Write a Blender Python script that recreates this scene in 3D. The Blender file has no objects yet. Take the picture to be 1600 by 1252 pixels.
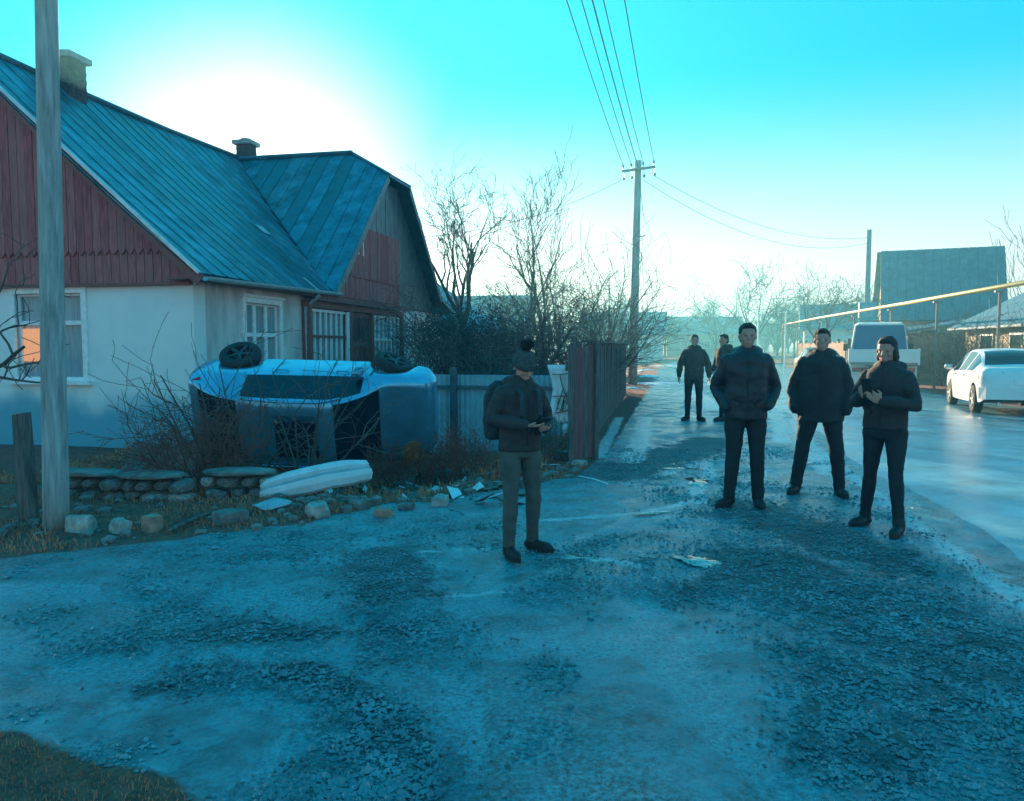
import bpy, bmesh, math, random
from mathutils import Vector, Matrix, noise, Euler
R = math.radians
sc = bpy.context.scene
COL = sc.collection
random.seed(11)

# ------------------------------------------------------------------ camera
FPX, EYE = 1200.0, 1.55
PITCH = math.atan(84 / 1200)
cam_d = bpy.data.cameras.new('camera')
cam_d.sensor_width = 36.0
cam_d.lens = 36.0 * FPX / 1600
cam_d.clip_end = 3000
cam = bpy.data.objects.new('camera', cam_d)
cam.location = (0, 0, EYE)
cam.rotation_euler = (R(90) - PITCH, 0, 0)
COL.objects.link(cam)
sc.camera = cam

# ------------------------------------------------------------------ sky and sun
SUN_AZ, SUN_EL = R(-18), R(12)            # azimuth from +Y towards +X
w = bpy.data.worlds.new('World')
sc.world = w
w.use_nodes = True
nt = w.node_tree
nt.nodes.clear()
N = nt.nodes.new
sky = N('ShaderNodeTexSky')
sky.sky_type = 'NISHITA'
sky.sun_disc = False
sky.sun_elevation = SUN_EL
sky.sun_rotation = SUN_AZ
sky.air_density = 1.0
sky.dust_density = 2.0
sky.ozone_density = 2.0
gam = N('ShaderNodeGamma'); gam.inputs[1].default_value = 0.30          # hazy air flattens the glow round the sun
bw = N('ShaderNodeRGBToBW')
mr = N('ShaderNodeMapRange')
mr.interpolation_type = 'SMOOTHSTEP'
mr.inputs['From Min'].default_value = 2.1
mr.inputs['From Max'].default_value = 3.5
geo = N('ShaderNodeTexCoord')
sep = N('ShaderNodeSeparateXYZ')
hz = N('ShaderNodeMapRange')                                           # the pale band along the horizon
hz.interpolation_type = 'SMOOTHSTEP'
hz.inputs['From Min'].default_value = 0.33
hz.inputs['From Max'].default_value = 0.0
hz.inputs['To Max'].default_value = 0.95
mx = N('ShaderNodeMath'); mx.operation = 'MAXIMUM'
tint = N('ShaderNodeMix'); tint.data_type = 'RGBA'
tint.inputs[6].default_value = (0.01, 1.08, 1.56, 1)
tint.inputs[7].default_value = (1.95, 1.75, 1.50, 1)
mul = N('ShaderNodeMix'); mul.data_type = 'RGBA'; mul.blend_type = 'MULTIPLY'
mul.inputs[0].default_value = 1.0
bg = N('ShaderNodeBackground')
bg.inputs['Strength'].default_value = 0.15
out = N('ShaderNodeOutputWorld')
L = nt.links.new
L(sky.outputs[0], gam.inputs[0]); L(gam.outputs[0], bw.inputs[0]); L(bw.outputs[0], mr.inputs[0])
L(geo.outputs['Generated'], sep.inputs[0]); L(sep.outputs[2], hz.inputs[0])
L(mr.outputs[0], mx.inputs[0]); L(hz.outputs[0], mx.inputs[1]); L(mx.outputs[0], tint.inputs[0])
L(gam.outputs[0], mul.inputs[6]); L(tint.outputs[2], mul.inputs[7])
L(mul.outputs[2], bg.inputs['Color']); L(bg.outputs[0], out.inputs['Surface'])

sd = bpy.data.lights.new('sun', 'SUN')
sd.energy = 4.6
sd.angle = R(0.6)
sd.color = (1.0, 0.74, 0.48)
sun = bpy.data.objects.new('sun', sd)
S = Vector((math.sin(SUN_AZ) * math.cos(SUN_EL), math.cos(SUN_AZ) * math.cos(SUN_EL), math.sin(SUN_EL)))
sun.rotation_euler = S.to_track_quat('Z', 'Y').to_euler()
COL.objects.link(sun)

vs = sc.view_settings
vs.view_transform = 'Standard'
vs.look = 'None'
vs.exposure = 1.62
vs.gamma = 1.0
vs.use_curve_mapping = False
sc.cycles.use_denoising = True
sc.cycles.max_bounces = 8
sc.cycles.volume_bounces = 0

# ------------------------------------------------------------------ helpers
TH = R(12)                                   # the street runs 12 degrees right of the view
VX, UX = Vector((math.cos(TH), -math.sin(TH), 0)), Vector((math.sin(TH), math.cos(TH), 0))


def W(a, b, z=0.0):                          # street frame (a across, b along) -> world
    return VX * a + UX * b + Vector((0, 0, z))


def AB(x, y):
    p = Vector((x, y, 0))
    return p.dot(VX), p.dot(UX)


def at(px, py, z=0.0):                       # where a sight line of the 1600 px photograph meets height z
    x, y = (px - 800) / FPX, (626 - py) / FPX
    d = Vector((x, math.cos(PITCH) + y * math.sin(PITCH), -math.sin(PITCH) + y * math.cos(PITCH)))
    t = (z - EYE) / d.z
    return Vector((d.x * t, d.y * t, z))


def sm(x, e0, e1):
    t = min(1, max(0, (x - e0) / (e1 - e0)))
    return t * t * (3 - 2 * t)


def nz(x, y, s=1.0, z=0.0):
    return noise.noise(Vector((x * s, y * s, z)))


def gz(x, y):                                # terrain height
    a, b = AB(x, y)
    h = -0.27 * sm(a, -2.0, -3.1) * sm(b, 6.9, 8.4)
    road = sm(a, 1.9, 2.5) * (1 - sm(a, 8.0, 8.6))
    near = 1 - sm(math.hypot(x, y), 30, 90)
    h += (1 - road) * near * (0.022 * nz(x, y, 0.9) + 0.012 * nz(x, y, 3.1, 4) + 0.006 * nz(x, y, 9.0, 7))
    h += near * 0.05 * sm(b - 0.95 * 1.0, 5.0 + 0.3 * nz(x, y, 0.7, 2), 6.2) * sm(a, -2.2, -3.4) * (1 - sm(b, 6.9, 8))
    h += 0.35 * sm(b, 60, 160) + 0.02 * sm(a, 8.5, 9.2)
    return h


class MB:
    def __init__(s):
        s.v, s.f, s.m = [], [], []

    def add(s, vs, fs, mi=0):
        o = len(s.v)
        s.v += [tuple(v) for v in vs]
        s.f += [tuple(o + i for i in f) for f in fs]
        s.m += [mi] * len(fs)

    def hexa(s, p, mi=0):                    # 8 corners: bottom 0-3 ccw, top 4-7
        s.add(p, [(3, 2, 1, 0), (4, 5, 6, 7), (0, 1, 5, 4), (1, 2, 6, 5), (2, 3, 7, 6), (3, 0, 4, 7)], mi)

    def box(s, x0, x1, y0, y1, z0, z1, mi=0):
        s.hexa([(x0, y0, z0), (x1, y0, z0), (x1, y1, z0), (x0, y1, z0), (x0, y0, z1), (x1, y0, z1), (x1, y1, z1), (x0, y1, z1)], mi)

    def bar(s, p, q, wd, th, up=(0, 0, 1), mi=0):   # rectangular bar from p to q
        p, q = Vector(p), Vector(q)
        d = (q - p).normalized()
        u = Vector(up)
        sx = d.cross(u)
        if sx.length < 1e-4:
            sx = d.cross(Vector((1, 0, 0)))
        sx.normalize()
        u = sx.cross(d)
        a, b = sx * wd / 2, u * th / 2
        s.hexa([p - a - b, p + a - b, q + a - b, q - a - b, p - a + b, p + a + b, q + a + b, q - a + b], mi)

    def tube(s, pts, rad, n=8, cap=True, flat=1.0, mi=0):
        pts = [Vector(p) for p in pts]
        if not isinstance(rad, (list, tuple)):
            rad = [rad] * len(pts)
        vs, prev = [], None
        for i, p in enumerate(pts):
            d = (pts[min(i + 1, len(pts) - 1)] - pts[max(i - 1, 0)])
            d = d.normalized() if d.length > 1e-9 else Vector((0, 0, 1))
            if prev is None:
                r = Vector((0, 0, 1)).cross(d)
                if r.length < 0.05:
                    r = Vector((1, 0, 0))
            else:
                r = prev - d * prev.dot(d)
            r = r.normalized() if r.length > 1e-6 else d.orthogonal().normalized()
            prev = r
            q = d.cross(r)
            for k in range(n):
                t = 2 * math.pi * k / n
                vs.append(p + (r * math.cos(t) + q * math.sin(t) * flat) * rad[i])
        fs = []
        for i in range(len(pts) - 1):
            for k in range(n):
                fs.append((i * n + k, i * n + (k + 1) % n, (i + 1) * n + (k + 1) % n, (i + 1) * n + k))
        if cap:
            fs.append(tuple(range(n))[::-1])
            fs.append(tuple((len(pts) - 1) * n + k for k in range(n)))
        s.add(vs, fs, mi)

    def rings(s, rg, n=16, mi=0):            # stacked horizontal ellipses (x, y, z, rx, ry)
        vs, fs = [], []
        for (x, y, z, rx, ry) in rg:
            for k in range(n):
                t = 2 * math.pi * k / n
                vs.append((x + rx * math.cos(t), y + ry * math.sin(t), z))
        for i in range(len(rg) - 1):
            for k in range(n):
                fs.append((i * n + k, i * n + (k + 1) % n, (i + 1) * n + (k + 1) % n, (i + 1) * n + k))
        fs.append(tuple(range(n))[::-1])
        fs.append(tuple((len(rg) - 1) * n + k for k in range(n)))
        s.add(vs, fs, mi)

    def ball(s, c, r, n=12, mi=0):
        r = r if isinstance(r, (tuple, list)) else (r, r, r)
        m = n // 2
        rg = []
        for i in range(1, m):
            t = math.pi * i / m
            rg.append((c[0], c[1], c[2] - r[2] * math.cos(t), r[0] * math.sin(t), r[1] * math.sin(t)))
        s.rings(rg, n, mi)

    def build(s, name, mats=None, parent=None, smooth=False, loc=None):
        me = bpy.data.meshes.new(name)
        me.from_pydata(s.v, [], s.f)
        if mats is not None:
            for m in (mats if isinstance(mats, (list, tuple)) else [mats]):
                me.materials.append(m)
        if any(s.m):
            me.polygons.foreach_set('material_index', s.m)
        if smooth:
            me.polygons.foreach_set('use_smooth', [True] * len(me.polygons))
        me.update()
        return link(name, me, parent, loc)


def link(name, me, parent=None, loc=None):
    o = bpy.data.objects.new(name, me)
    COL.objects.link(o)
    if parent is not None:
        o.parent = parent
    if loc is not None:
        o.location = loc
    return o


def tag(o, label=None, cat=None, group=None, kind=None):
    if label: o['label'] = label
    if cat: o['category'] = cat
    if group: o['group'] = group
    if kind: o['kind'] = kind
    return o


def thing(name, label, cat, loc=(0, 0, 0), rz=0.0, group=None):
    o = bpy.data.objects.new(name, None)
    o.empty_display_size = 0.2
    COL.objects.link(o)
    o.location = loc
    o.rotation_euler = (0, 0, rz)
    return tag(o, label, cat, group)


def dup(o, parent=None):
    c = o.copy()
    COL.objects.link(c)
    c.parent = parent
    for ch in list(o.children):
        dup(ch, c)
    return c


def fix_normals(o):
    bm = bmesh.new(); bm.from_mesh(o.data)
    bmesh.ops.recalc_face_normals(bm, faces=bm.faces)
    bm.to_mesh(o.data); bm.free()


def rock(name, r, seed, mat, rough=0.25, sub=2, cut=0.0):
    bm = bmesh.new()
    bmesh.ops.create_icosphere(bm, subdivisions=sub, radius=1)
    rr = random.Random(seed)
    off = Vector((rr.random() * 50, rr.random() * 50, rr.random() * 50))
    for v in bm.verts:
        n1 = noise.noise(v.co * 0.9 + off) * rough * 1.6 + noise.noise(v.co * 2.7 + off) * rough * 0.6
        q = v.co * (1 + n1)
        if cut:
            for k in range(3):
                q[k] = max(-cut, min(cut, q[k]))
        v.co = Vector((q.x * r[0], q.y * r[1], q.z * r[2]))
    me = bpy.data.meshes.new(name)
    bm.to_mesh(me); bm.free()
    me.materials.append(mat)
    return me


# ------------------------------------------------------------------ materials
def mat(name, col, rough=0.7, metal=0.0, var=0.25, scale=6.0, bump=0.0, bscale=40.0, col2=None, stretch=None, spec=0.5, detail=6):
    m = bpy.data.materials.new(name)
    m.use_nodes = True
    t = m.node_tree
    b = t.nodes['Principled BSDF']
    b.inputs['Roughness'].default_value = rough
    b.inputs['Metallic'].default_value = metal
    b.inputs['Specular IOR Level'].default_value = spec
    tc = t.nodes.new('ShaderNodeTexCoord')
    mp = t.nodes.new('ShaderNodeMapping')
    if stretch:
        mp.inputs['Scale'].default_value = stretch
    t.links.new(tc.outputs['Object'], mp.inputs[0])
    no = t.nodes.new('ShaderNodeTexNoise')
    no.inputs['Scale'].default_value = scale
    no.inputs['Detail'].default_value = detail
    no.inputs['Roughness'].default_value = 0.65
    t.links.new(mp.outputs[0], no.inputs['Vector'])
    rp = t.nodes.new('ShaderNodeValToRGB')
    c2 = col2 or tuple(c * (1 - var) for c in col)
    c1 = col if col2 else tuple(min(1, c * (1 + var)) for c in col)
    rp.color_ramp.elements[0].position, rp.color_ramp.elements[1].position = 0.33, 0.67
    rp.color_ramp.elements[0].color = (*c2, 1)
    rp.color_ramp.elements[1].color = (*c1, 1)
    t.links.new(no.outputs[0], rp.inputs[0])
    t.links.new(rp.outputs[0], b.inputs['Base Color'])
    if bump:
        n2 = t.nodes.new('ShaderNodeTexNoise')
        n2.inputs['Scale'].default_value = bscale
        n2.inputs['Detail'].default_value = 5
        t.links.new(mp.outputs[0], n2.inputs['Vector'])
        bp = t.nodes.new('ShaderNodeBump')
        bp.inputs['Strength'].default_value = bump
        bp.inputs['Distance'].default_value = 0.02
        t.links.new(n2.outputs[0], bp.inputs['Height'])
        t.links.new(bp.outputs[0], b.inputs['Normal'])
    return m


def glass_mat(name, col=(0.02, 0.03, 0.04), rough=0.05, alpha=1.0):
    m = mat(name, col, rough, 0, 0.1, 3, spec=0.8)
    return m


M = {}
M['plaster'] = mat('plaster', (0.74, 0.75, 0.73), 0.9, var=0.12, scale=2.2, bump=0.35, bscale=60)
M['plaster_grey'] = mat('plaster_grey', (0.62, 0.57, 0.55), 0.9, var=0.3, stretch=(1, 1, 0.4), detail=9, scale=2.0, bump=0.4, bscale=50)
M['red_board'] = mat('red_board', (0.42, 0.12, 0.115), 0.75, var=0.35, scale=4, stretch=(6, 6, 0.8), bump=0.3, bscale=25)
M['red_board_b'] = mat('red_board_b', (0.38, 0.085, 0.09), 0.8, var=0.4, scale=4, stretch=(6, 6, 0.8), bump=0.35, bscale=25)
M['red_board_c'] = mat('red_board_c', (0.50, 0.15, 0.14), 0.8, col2=(0.26, 0.10, 0.09), scale=3, stretch=(6, 6, 0.5), bump=0.35, bscale=25)
REDS = ['red_board', 'red_board', 'red_board_b', 'red_board_c']
M['brown_paint'] = mat('brown_paint', (0.25, 0.075, 0.06), 0.6, var=0.25, scale=8, bump=0.2)
M['tin'] = mat('tin', (0.09, 0.22, 0.28), 0.42, 0.75, var=0.45, scale=2.5, bump=0.15, bscale=12)
M['tin_b'] = mat('tin_b', (0.11, 0.21, 0.25), 0.5, 0.65, var=0.55, scale=1.7, bump=0.2, bscale=9)
M['tin_c'] = mat('tin_c', (0.07, 0.20, 0.26), 0.38, 0.8, col2=(0.10, 0.13, 0.13), scale=2.2, bump=0.2, bscale=9)
M['tin_dark'] = mat('tin_dark', (0.10, 0.16, 0.19), 0.42, 0.6, var=0.35, scale=3, bump=0.15, bscale=14)
M['tin_bright'] = mat('tin_bright', (0.55, 0.6, 0.62), 0.4, 0.4, var=0.2, scale=5)
M['white_paint'] = mat('white_paint', (0.86, 0.88, 0.88), 0.5, var=0.12, scale=12, bump=0.1)
M['glass'] = glass_mat('glass', (0.03, 0.05, 0.06))
M['curtain'] = mat('curtain', (0.72, 0.78, 0.80), 0.9, var=0.3, scale=3, stretch=(14, 14, 0.4))
M['brick'] = mat('brick', (0.11, 0.075, 0.07), 0.9, var=0.35, scale=10, bump=0.4)
M['stone'] = mat('stone', (0.20, 0.18, 0.17), 0.9, var=0.5, scale=5, bump=0.7, bscale=18)
M['stone_pale'] = mat('stone_pale', (0.40, 0.35, 0.32), 0.9, var=0.55, scale=6, bump=0.7, bscale=16)
M['stone_rusty'] = mat('stone_rusty', (0.46, 0.25, 0.19), 0.9, var=0.35, scale=6, bump=0.7, bscale=16)
M['concrete'] = mat('concrete', (0.33, 0.35, 0.35), 0.9, var=0.25, scale=5, bump=0.4, bscale=30, stretch=(1, 1, 0.35))
M['pole_wood'] = mat('pole_wood', (0.36, 0.37, 0.36), 0.85, var=0.4, scale=7, stretch=(3, 3, 0.3), bump=0.4)
M['fence_wood'] = mat('fence_wood', (0.15, 0.12, 0.11), 0.9, var=0.6, scale=6, stretch=(5, 5, 0.6), bump=0.5)
M['fence_red'] = mat('fence_red', (0.24, 0.085, 0.08), 0.85, var=0.3, scale=5, stretch=(5, 5, 0.6), bump=0.3)
M['blue_tin'] = mat('blue_tin', (0.30, 0.46, 0.52), 0.55, 0.0, var=0.2, scale=4)
M['bark'] = mat('bark', (0.10, 0.085, 0.075), 0.95, var=0.35, scale=14)
M['twig'] = mat('twig', (0.13, 0.10, 0.085), 0.95, var=0.3, scale=10)
M['twig_red'] = mat('twig_red', (0.22, 0.07, 0.055), 0.95, var=0.3, scale=10)
M['needle'] = mat('needle', (0.035, 0.055, 0.05), 0.9, var=0.5, scale=5)
M['dry_grass'] = mat('dry_grass', (0.66, 0.20, 0.11), 0.95, var=0.45, scale=1.6)
M['dry_leaf'] = mat('dry_leaf', (0.36, 0.13, 0.05), 0.9, var=0.5, scale=12)
M['gravel'] = mat('gravel', (0.10, 0.20, 0.23), 0.35, var=0.6, scale=3.0)
M['car_silver'] = mat('car_silver', (0.15, 0.44, 0.62), 0.24, 0.6, var=0.25, scale=1.6, bump=0.05, bscale=5)
M['car_white'] = mat('car_white', (0.78, 0.77, 0.74), 0.22, 0.0, var=0.04, scale=3)
M['car_black'] = mat('car_black', (0.02, 0.022, 0.025), 0.45, var=0.2, scale=8)
M['rubber'] = mat('rubber', (0.022, 0.022, 0.024), 0.8, var=0.3, scale=20, bump=0.3)
M['alloy'] = mat('alloy', (0.4, 0.42, 0.44), 0.35, 0.8, var=0.15, scale=10)
M['rim_dark'] = mat('rim_dark', (0.05, 0.055, 0.06), 0.6, 0.4, var=0.3, scale=8)
M['car_glass'] = glass_mat('car_glass', (0.008, 0.016, 0.03), 0.06)
M['car_glass'].node_tree.nodes['Principled BSDF'].inputs['Specular IOR Level'].default_value = 0.45
M['lamp_red'] = mat('lamp_red', (0.5, 0.03, 0.03), 0.2, var=0.15, scale=20)
M['lamp_clear'] = mat('lamp_clear', (0.65, 0.68, 0.7), 0.12, 0.3, var=0.15, scale=20)
M['truck_blue'] = mat('truck_blue', (0.0, 0.14, 0.30), 0.6, var=0.12, scale=2)
M['bumper_white'] = mat('bumper_white', (0.60, 0.70, 0.74), 0.35, var=0.1, scale=6)
M['pipe_yellow'] = mat('pipe_yellow', (0.72, 0.50, 0.16), 0.5, var=0.15, scale=4)
M['post_steel'] = mat('post_steel', (0.28, 0.25, 0.23), 0.6, 0.3, var=0.25, scale=6)
M['ceramic'] = mat('ceramic', (0.35, 0.33, 0.30), 0.3, var=0.2, scale=10)
M['wire'] = mat('wire', (0.05, 0.06, 0.065), 0.6, var=0.1)
M['skin'] = mat('skin', (0.55, 0.26, 0.19), 0.55, var=0.12, scale=12)
M['hair'] = mat('hair', (0.03, 0.024, 0.02), 0.7, var=0.4, scale=30, stretch=(1, 1, 0.3), bump=0.4)
M['black_cloth'] = mat('black_cloth', (0.018, 0.020, 0.024), 0.75, var=0.3, scale=9, bump=0.35, bscale=22)
M['puffer'] = mat('puffer', (0.022, 0.022, 0.027), 0.5, var=0.25, scale=7, bump=0.25, bscale=16)
M['brown_coat'] = mat('brown_coat', (0.045, 0.034, 0.036), 0.8, var=0.3, scale=9, bump=0.3, bscale=25)
M['olive_trouser'] = mat('olive_trouser', (0.085, 0.085, 0.075), 0.85, var=0.3, scale=8, bump=0.35, bscale=25)
M['black_trouser'] = mat('black_trouser', (0.014, 0.017, 0.022), 0.8, var=0.3, scale=8, bump=0.3, bscale=20)
M['shoe'] = mat('shoe', (0.015, 0.015, 0.017), 0.6, var=0.3, scale=15)
M['knit'] = mat('knit', (0.075, 0.08, 0.085), 0.95, var=0.3, scale=40, bump=0.8, bscale=90)
M['fur'] = mat('fur', (0.03, 0.028, 0.028), 0.95, var=0.5, scale=50, bump=0.9, bscale=80)
M['bag'] = mat('bag', (0.018, 0.035, 0.045), 0.7, var=0.25, scale=10, bump=0.25)
M['white_stripe'] = mat('white_stripe', (0.7, 0.7, 0.7), 0.7, var=0.05)
M['eye'] = mat('eye', (0.5, 0.5, 0.5), 0.2, var=0.1)
M['screen'] = mat('screen', (0.01, 0.012, 0.015), 0.1, var=0.1)
M['sack'] = mat('sack', (0.60, 0.62, 0.58), 0.8, var=0.25, scale=6, bump=0.5, bscale=15)
M['snow'] = mat('snow', (0.62, 0.70, 0.74), 0.5, var=0.4, scale=7, bump=0.6, bscale=20)
M['ice'] = mat('ice', (0.30, 0.42, 0.48), 0.16, var=0.5, scale=6, bump=0.6, bscale=14, spec=0.8)
M['puddle'] = mat('puddle', (0.05, 0.07, 0.08), 0.03, var=0.1, scale=2)
M['puddle'].node_tree.nodes['Principled BSDF'].inputs['IOR'].default_value = 2.4
M['soil'] = mat('soil', (0.08, 0.055, 0.042), 0.95, var=0.4, scale=4, bump=0.8, bscale=25)
M['roof_slate'] = mat('roof_slate', (0.06, 0.17, 0.23), 0.6, var=0.3, scale=3, bump=0.2)
M['wall_warm'] = mat('wall_warm', (0.55, 0.45, 0.33), 0.9, var=0.15, scale=3, bump=0.2)
M['wall_brown'] = mat('wall_brown', (0.36, 0.19, 0.13), 0.9, var=0.3, scale=3, bump=0.4)
M['sign_blue'] = mat('sign_blue', (0.16, 0.42, 0.48), 0.5, var=0.1)
M['black_iron'] = mat('black_iron', (0.02, 0.02, 0.022), 0.6, var=0.2)


def limewash():                              # white wall with a blue dado whose edge has run and worn
    m = M['limewash'] = mat('limewash', (0.92, 0.92, 0.89), 0.92, col2=(0.78, 0.83, 0.83), scale=1.1, detail=9, bump=0.3, bscale=50)
    t = m.node_tree
    b = t.nodes['Principled BSDF']
    base = b.inputs['Base Color'].links[0].from_socket
    tc = t.nodes.new('ShaderNodeTexCoord')
    sp = t.nodes.new('ShaderNodeSeparateXYZ')
    no = t.nodes.new('ShaderNodeTexNoise')
    no.inputs['Scale'].default_value = 1.3
    no.inputs['Detail'].default_value = 5
    ad = t.nodes.new('ShaderNodeMath'); ad.operation = 'MULTIPLY_ADD'
    ad.inputs[1].default_value = 0.9
    mrn = t.nodes.new('ShaderNodeMapRange')
    mrn.interpolation_type = 'SMOOTHSTEP'
    mrn.inputs['From Min'].default_value = 1.32
    mrn.inputs['From Max'].default_value = 0.72
    mx_ = t.nodes.new('ShaderNodeMix'); mx_.data_type = 'RGBA'
    mx_.inputs[7].default_value = (0.16, 0.42, 0.52, 1)
    k = t.links.new
    k(tc.outputs['Object'], sp.inputs[0]); k(tc.outputs['Object'], no.inputs['Vector'])
    k(no.outputs[0], ad.inputs[0]); k(sp.outputs[2], ad.inputs[2])
    k(ad.outputs[0], mrn.inputs[0]); k(mrn.outputs[0], mx_.inputs[0])
    k(base, mx_.inputs[6]); k(mx_.outputs[2], b.inputs['Base Color'])


limewash()


def ground_mat():
    m = bpy.data.materials.new('dirt_ground')
    m.use_nodes = True
    t = m.node_tree
    b = t.nodes['Principled BSDF']
    k = t.links.new
    new = t.nodes.new
    tc = new('ShaderNodeTexCoord')

    def noi(s, d=6, r=0.6):
        n = new('ShaderNodeTexNoise')
        n.inputs['Scale'].default_value = s
        n.inputs['Detail'].default_value = d
        n.inputs['Roughness'].default_value = r
        k(tc.outputs['Object'], n.inputs['Vector'])
        return n.outputs[0]

    def ramp(src, p0, p1, c0, c1):
        r = new('ShaderNodeValToRGB')
        r.color_ramp.elements[0].position, r.color_ramp.elements[1].position = p0, p1
        r.color_ramp.elements[0].color, r.color_ramp.elements[1].color = (*c0, 1), (*c1, 1)
        k(src, r.inputs[0])
        return r.outputs[0]

    def mix(f, a_, b_):
        x = new('ShaderNodeMix'); x.data_type = 'RGBA'
        k(f, x.inputs[0]); k(a_, x.inputs[6]); k(b_, x.inputs[7])
        return x.outputs[2]
    def attr(n):
        q = new('ShaderNodeAttribute'); q.attribute_name = n
        return q.outputs['Fac']

    def math_(op, x_, y_, z_=None):
        q = new('ShaderNodeMath'); q.operation = op
        for i, v in enumerate((x_, y_, z_)):
            if v is None: continue
            if isinstance(v, (int, float)): q.inputs[i].default_value = v
            else: k(v, q.inputs[i])
        return q.outputs[0]

    def grey(v):
        q = new('ShaderNodeRGB'); q.outputs[0].default_value = (v, v, v, 1)
        return q.outputs[0]
    B0, B1 = (0, 0, 0), (1, 1, 1)
    big, mid, fine = noi(0.55, 5), noi(3.2, 9, 0.72), noi(42, 5, 0.75)
    grit = new('ShaderNodeTexVoronoi'); grit.inputs['Scale'].default_value = 34
    k(tc.outputs['Object'], grit.inputs['Vector'])
    dirt = ramp(mid, 0.34, 0.68, (0.014, 0.075, 0.095), (0.11, 0.46, 0.54))
    spk = ramp(fine, 0.42, 0.64, (0.006, 0.022, 0.030), (0.20, 0.50, 0.56))
    dirt = mix(math_('MULTIPLY', ramp(big, 0.38, 0.60, B0, B1), 0.7), dirt, spk)
    # churned dark gravel, and the people's cast shade painted with it
    cm = ramp(math_('ADD', attr('churn_shade'), math_('MULTIPLY_ADD', noi(2.6, 9, 0.72), 2.6, -1.3)), 0.30, 0.60, B0, (0.85, 0.85, 0.85))
    dark = math_('MAXIMUM', cm, ramp(noi(0.9, 6, 0.7), 0.54, 0.66, B0, (0.6, 0.6, 0.6)))
    grc = ramp(grit.outputs['Distance'], 0.15, 0.75, (0.022, 0.055, 0.068), (0.003, 0.010, 0.014))
    dirt = mix(dark, dirt, grc)
    # wet compacted tracks
    wm = ramp(math_('ADD', attr('wet'), math_('MULTIPLY_ADD', noi(2.3, 7, 0.65), 1.5, -0.75)), 0.30, 0.60, B0, B1)
    wetc = ramp(fine, 0.38, 0.62, (0.035, 0.19, 0.24), (0.13, 0.50, 0.57))
    dirt = mix(math_('MULTIPLY', wm, 0.75), dirt, wetc)
    # old ice and slush
    im = ramp(math_('ADD', attr('ice'), math_('MULTIPLY_ADD', noi(7.5, 8, 0.7), 2.2, -1.1)), 0.40, 0.62, B0, B1)
    icec = ramp(noi(16, 6, 0.7), 0.35, 0.66, (0.22, 0.42, 0.48), (0.66, 0.76, 0.80))
    dirt = mix(im, dirt, icec)
    soil = ramp(noi(9, 8, 0.75), 0.32, 0.7, (0.07, 0.020, 0.014), (0.42, 0.11, 0.065))
    sf = ramp(math_('ADD', attr('soil'), math_('MULTIPLY_ADD', mid, 0.9, -0.45)), 0.40, 0.60, B0, B1)
    sf = math_('MULTIPLY', sf, math_('SUBTRACT', 1.0, im))
    k(mix(sf, dirt, soil), b.inputs['Base Color'])
    ro = ramp(noi(1.3, 8, 0.7), 0.42, 0.60, (0.08, 0.08, 0.08), (0.50, 0.50, 0.50))
    ro = mix(math_('MULTIPLY', wm, 0.8), ro, grey(0.13))
    ro = mix(dark, ro, grey(0.6))
    ro = mix(im, ro, grey(0.16))
    k(mix(sf, ro, grey(0.95)), b.inputs['Roughness'])
    b.inputs['Specular IOR Level'].default_value = 0.85
    h = math_('MULTIPLY_ADD', fine, 0.34, mid)
    h = math_('MULTIPLY_ADD', math_('MULTIPLY', grit.outputs['Distance'], dark), -0.9, h)
    bp = new('ShaderNodeBump'); bp.inputs['Strength'].default_value = 0.85; bp.inputs['Distance'].default_value = 0.035
    k(h, bp.inputs['Height'])
    k(bp.outputs[0], b.inputs['Normal'])
    return m


M['dirt'] = ground_mat()
M['asphalt'] = mat('asphalt', (0.14, 0.33, 0.40), 0.20, var=0.4, scale=1.4, bump=0.25, bscale=45)


# ------------------------------------------------------------------ ground, road, snow, puddles
def verge_edge(a):
    pts = [(-30, -10), (-7, 3.0), (-4.8, 4.6), (-3.07, 6.24), (-1.14, 9.06), (-0.9, 12), (-0.9, 400)]
    for (a0, b0), (a1, b1) in zip(pts, pts[1:]):
        if a <= a1:
            return b0 + (b1 - b0) * (a - a0) / (a1 - a0) if a1 > a0 else b0
    return 1e6


def soil_at(x, y):
    a, b = AB(x, y)
    n = 0.25 * nz(x, y, 1.3, 3) + 0.12 * nz(x, y, 4.0, 9)
    s = sm(b - verge_edge(a) + n, -0.25, 0.35) if a < -0.95 else 0.0
    s = max(s, sm(2.52 - 0.22 * (a + 2.66) - b + n * 0.6, -0.15, 0.2) * sm(-1.25 - a + n, -0.15, 0.25))
    s = max(s, sm(a, 8.3, 8.9), sm(b, 70, 90) * (1 - sm(a, 1.8, 2.2)))
    return s


def axis(lo, hi, f0, f1, step, grow=1.12):
    mid, x = [], f0
    while x < f1:
        mid.append(x); x += step
    r, s, x = [], step, f1
    while x < hi:
        r.append(x); s *= grow; x += s
    r.append(hi)
    l, s, x = [], step, f0 - step
    while x > lo:
        l.append(x); s *= grow; x -= s
    l.append(lo)
    return l[::-1] + mid + r


def pline(pts):
    return [AB(*at(px, py).xy) for px, py in pts]


def dist(a, b, pl):
    best = 1e9
    for (a0, b0), (a1, b1) in zip(pl, pl[1:]):
        da, db = a1 - a0, b1 - b0
        t = max(0.0, min(1.0, ((a - a0) * da + (b - b0) * db) / (da * da + db * db + 1e-9)))
        best = min(best, math.hypot(a - a0 - t * da, b - b0 - t * db))
    return best


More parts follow.
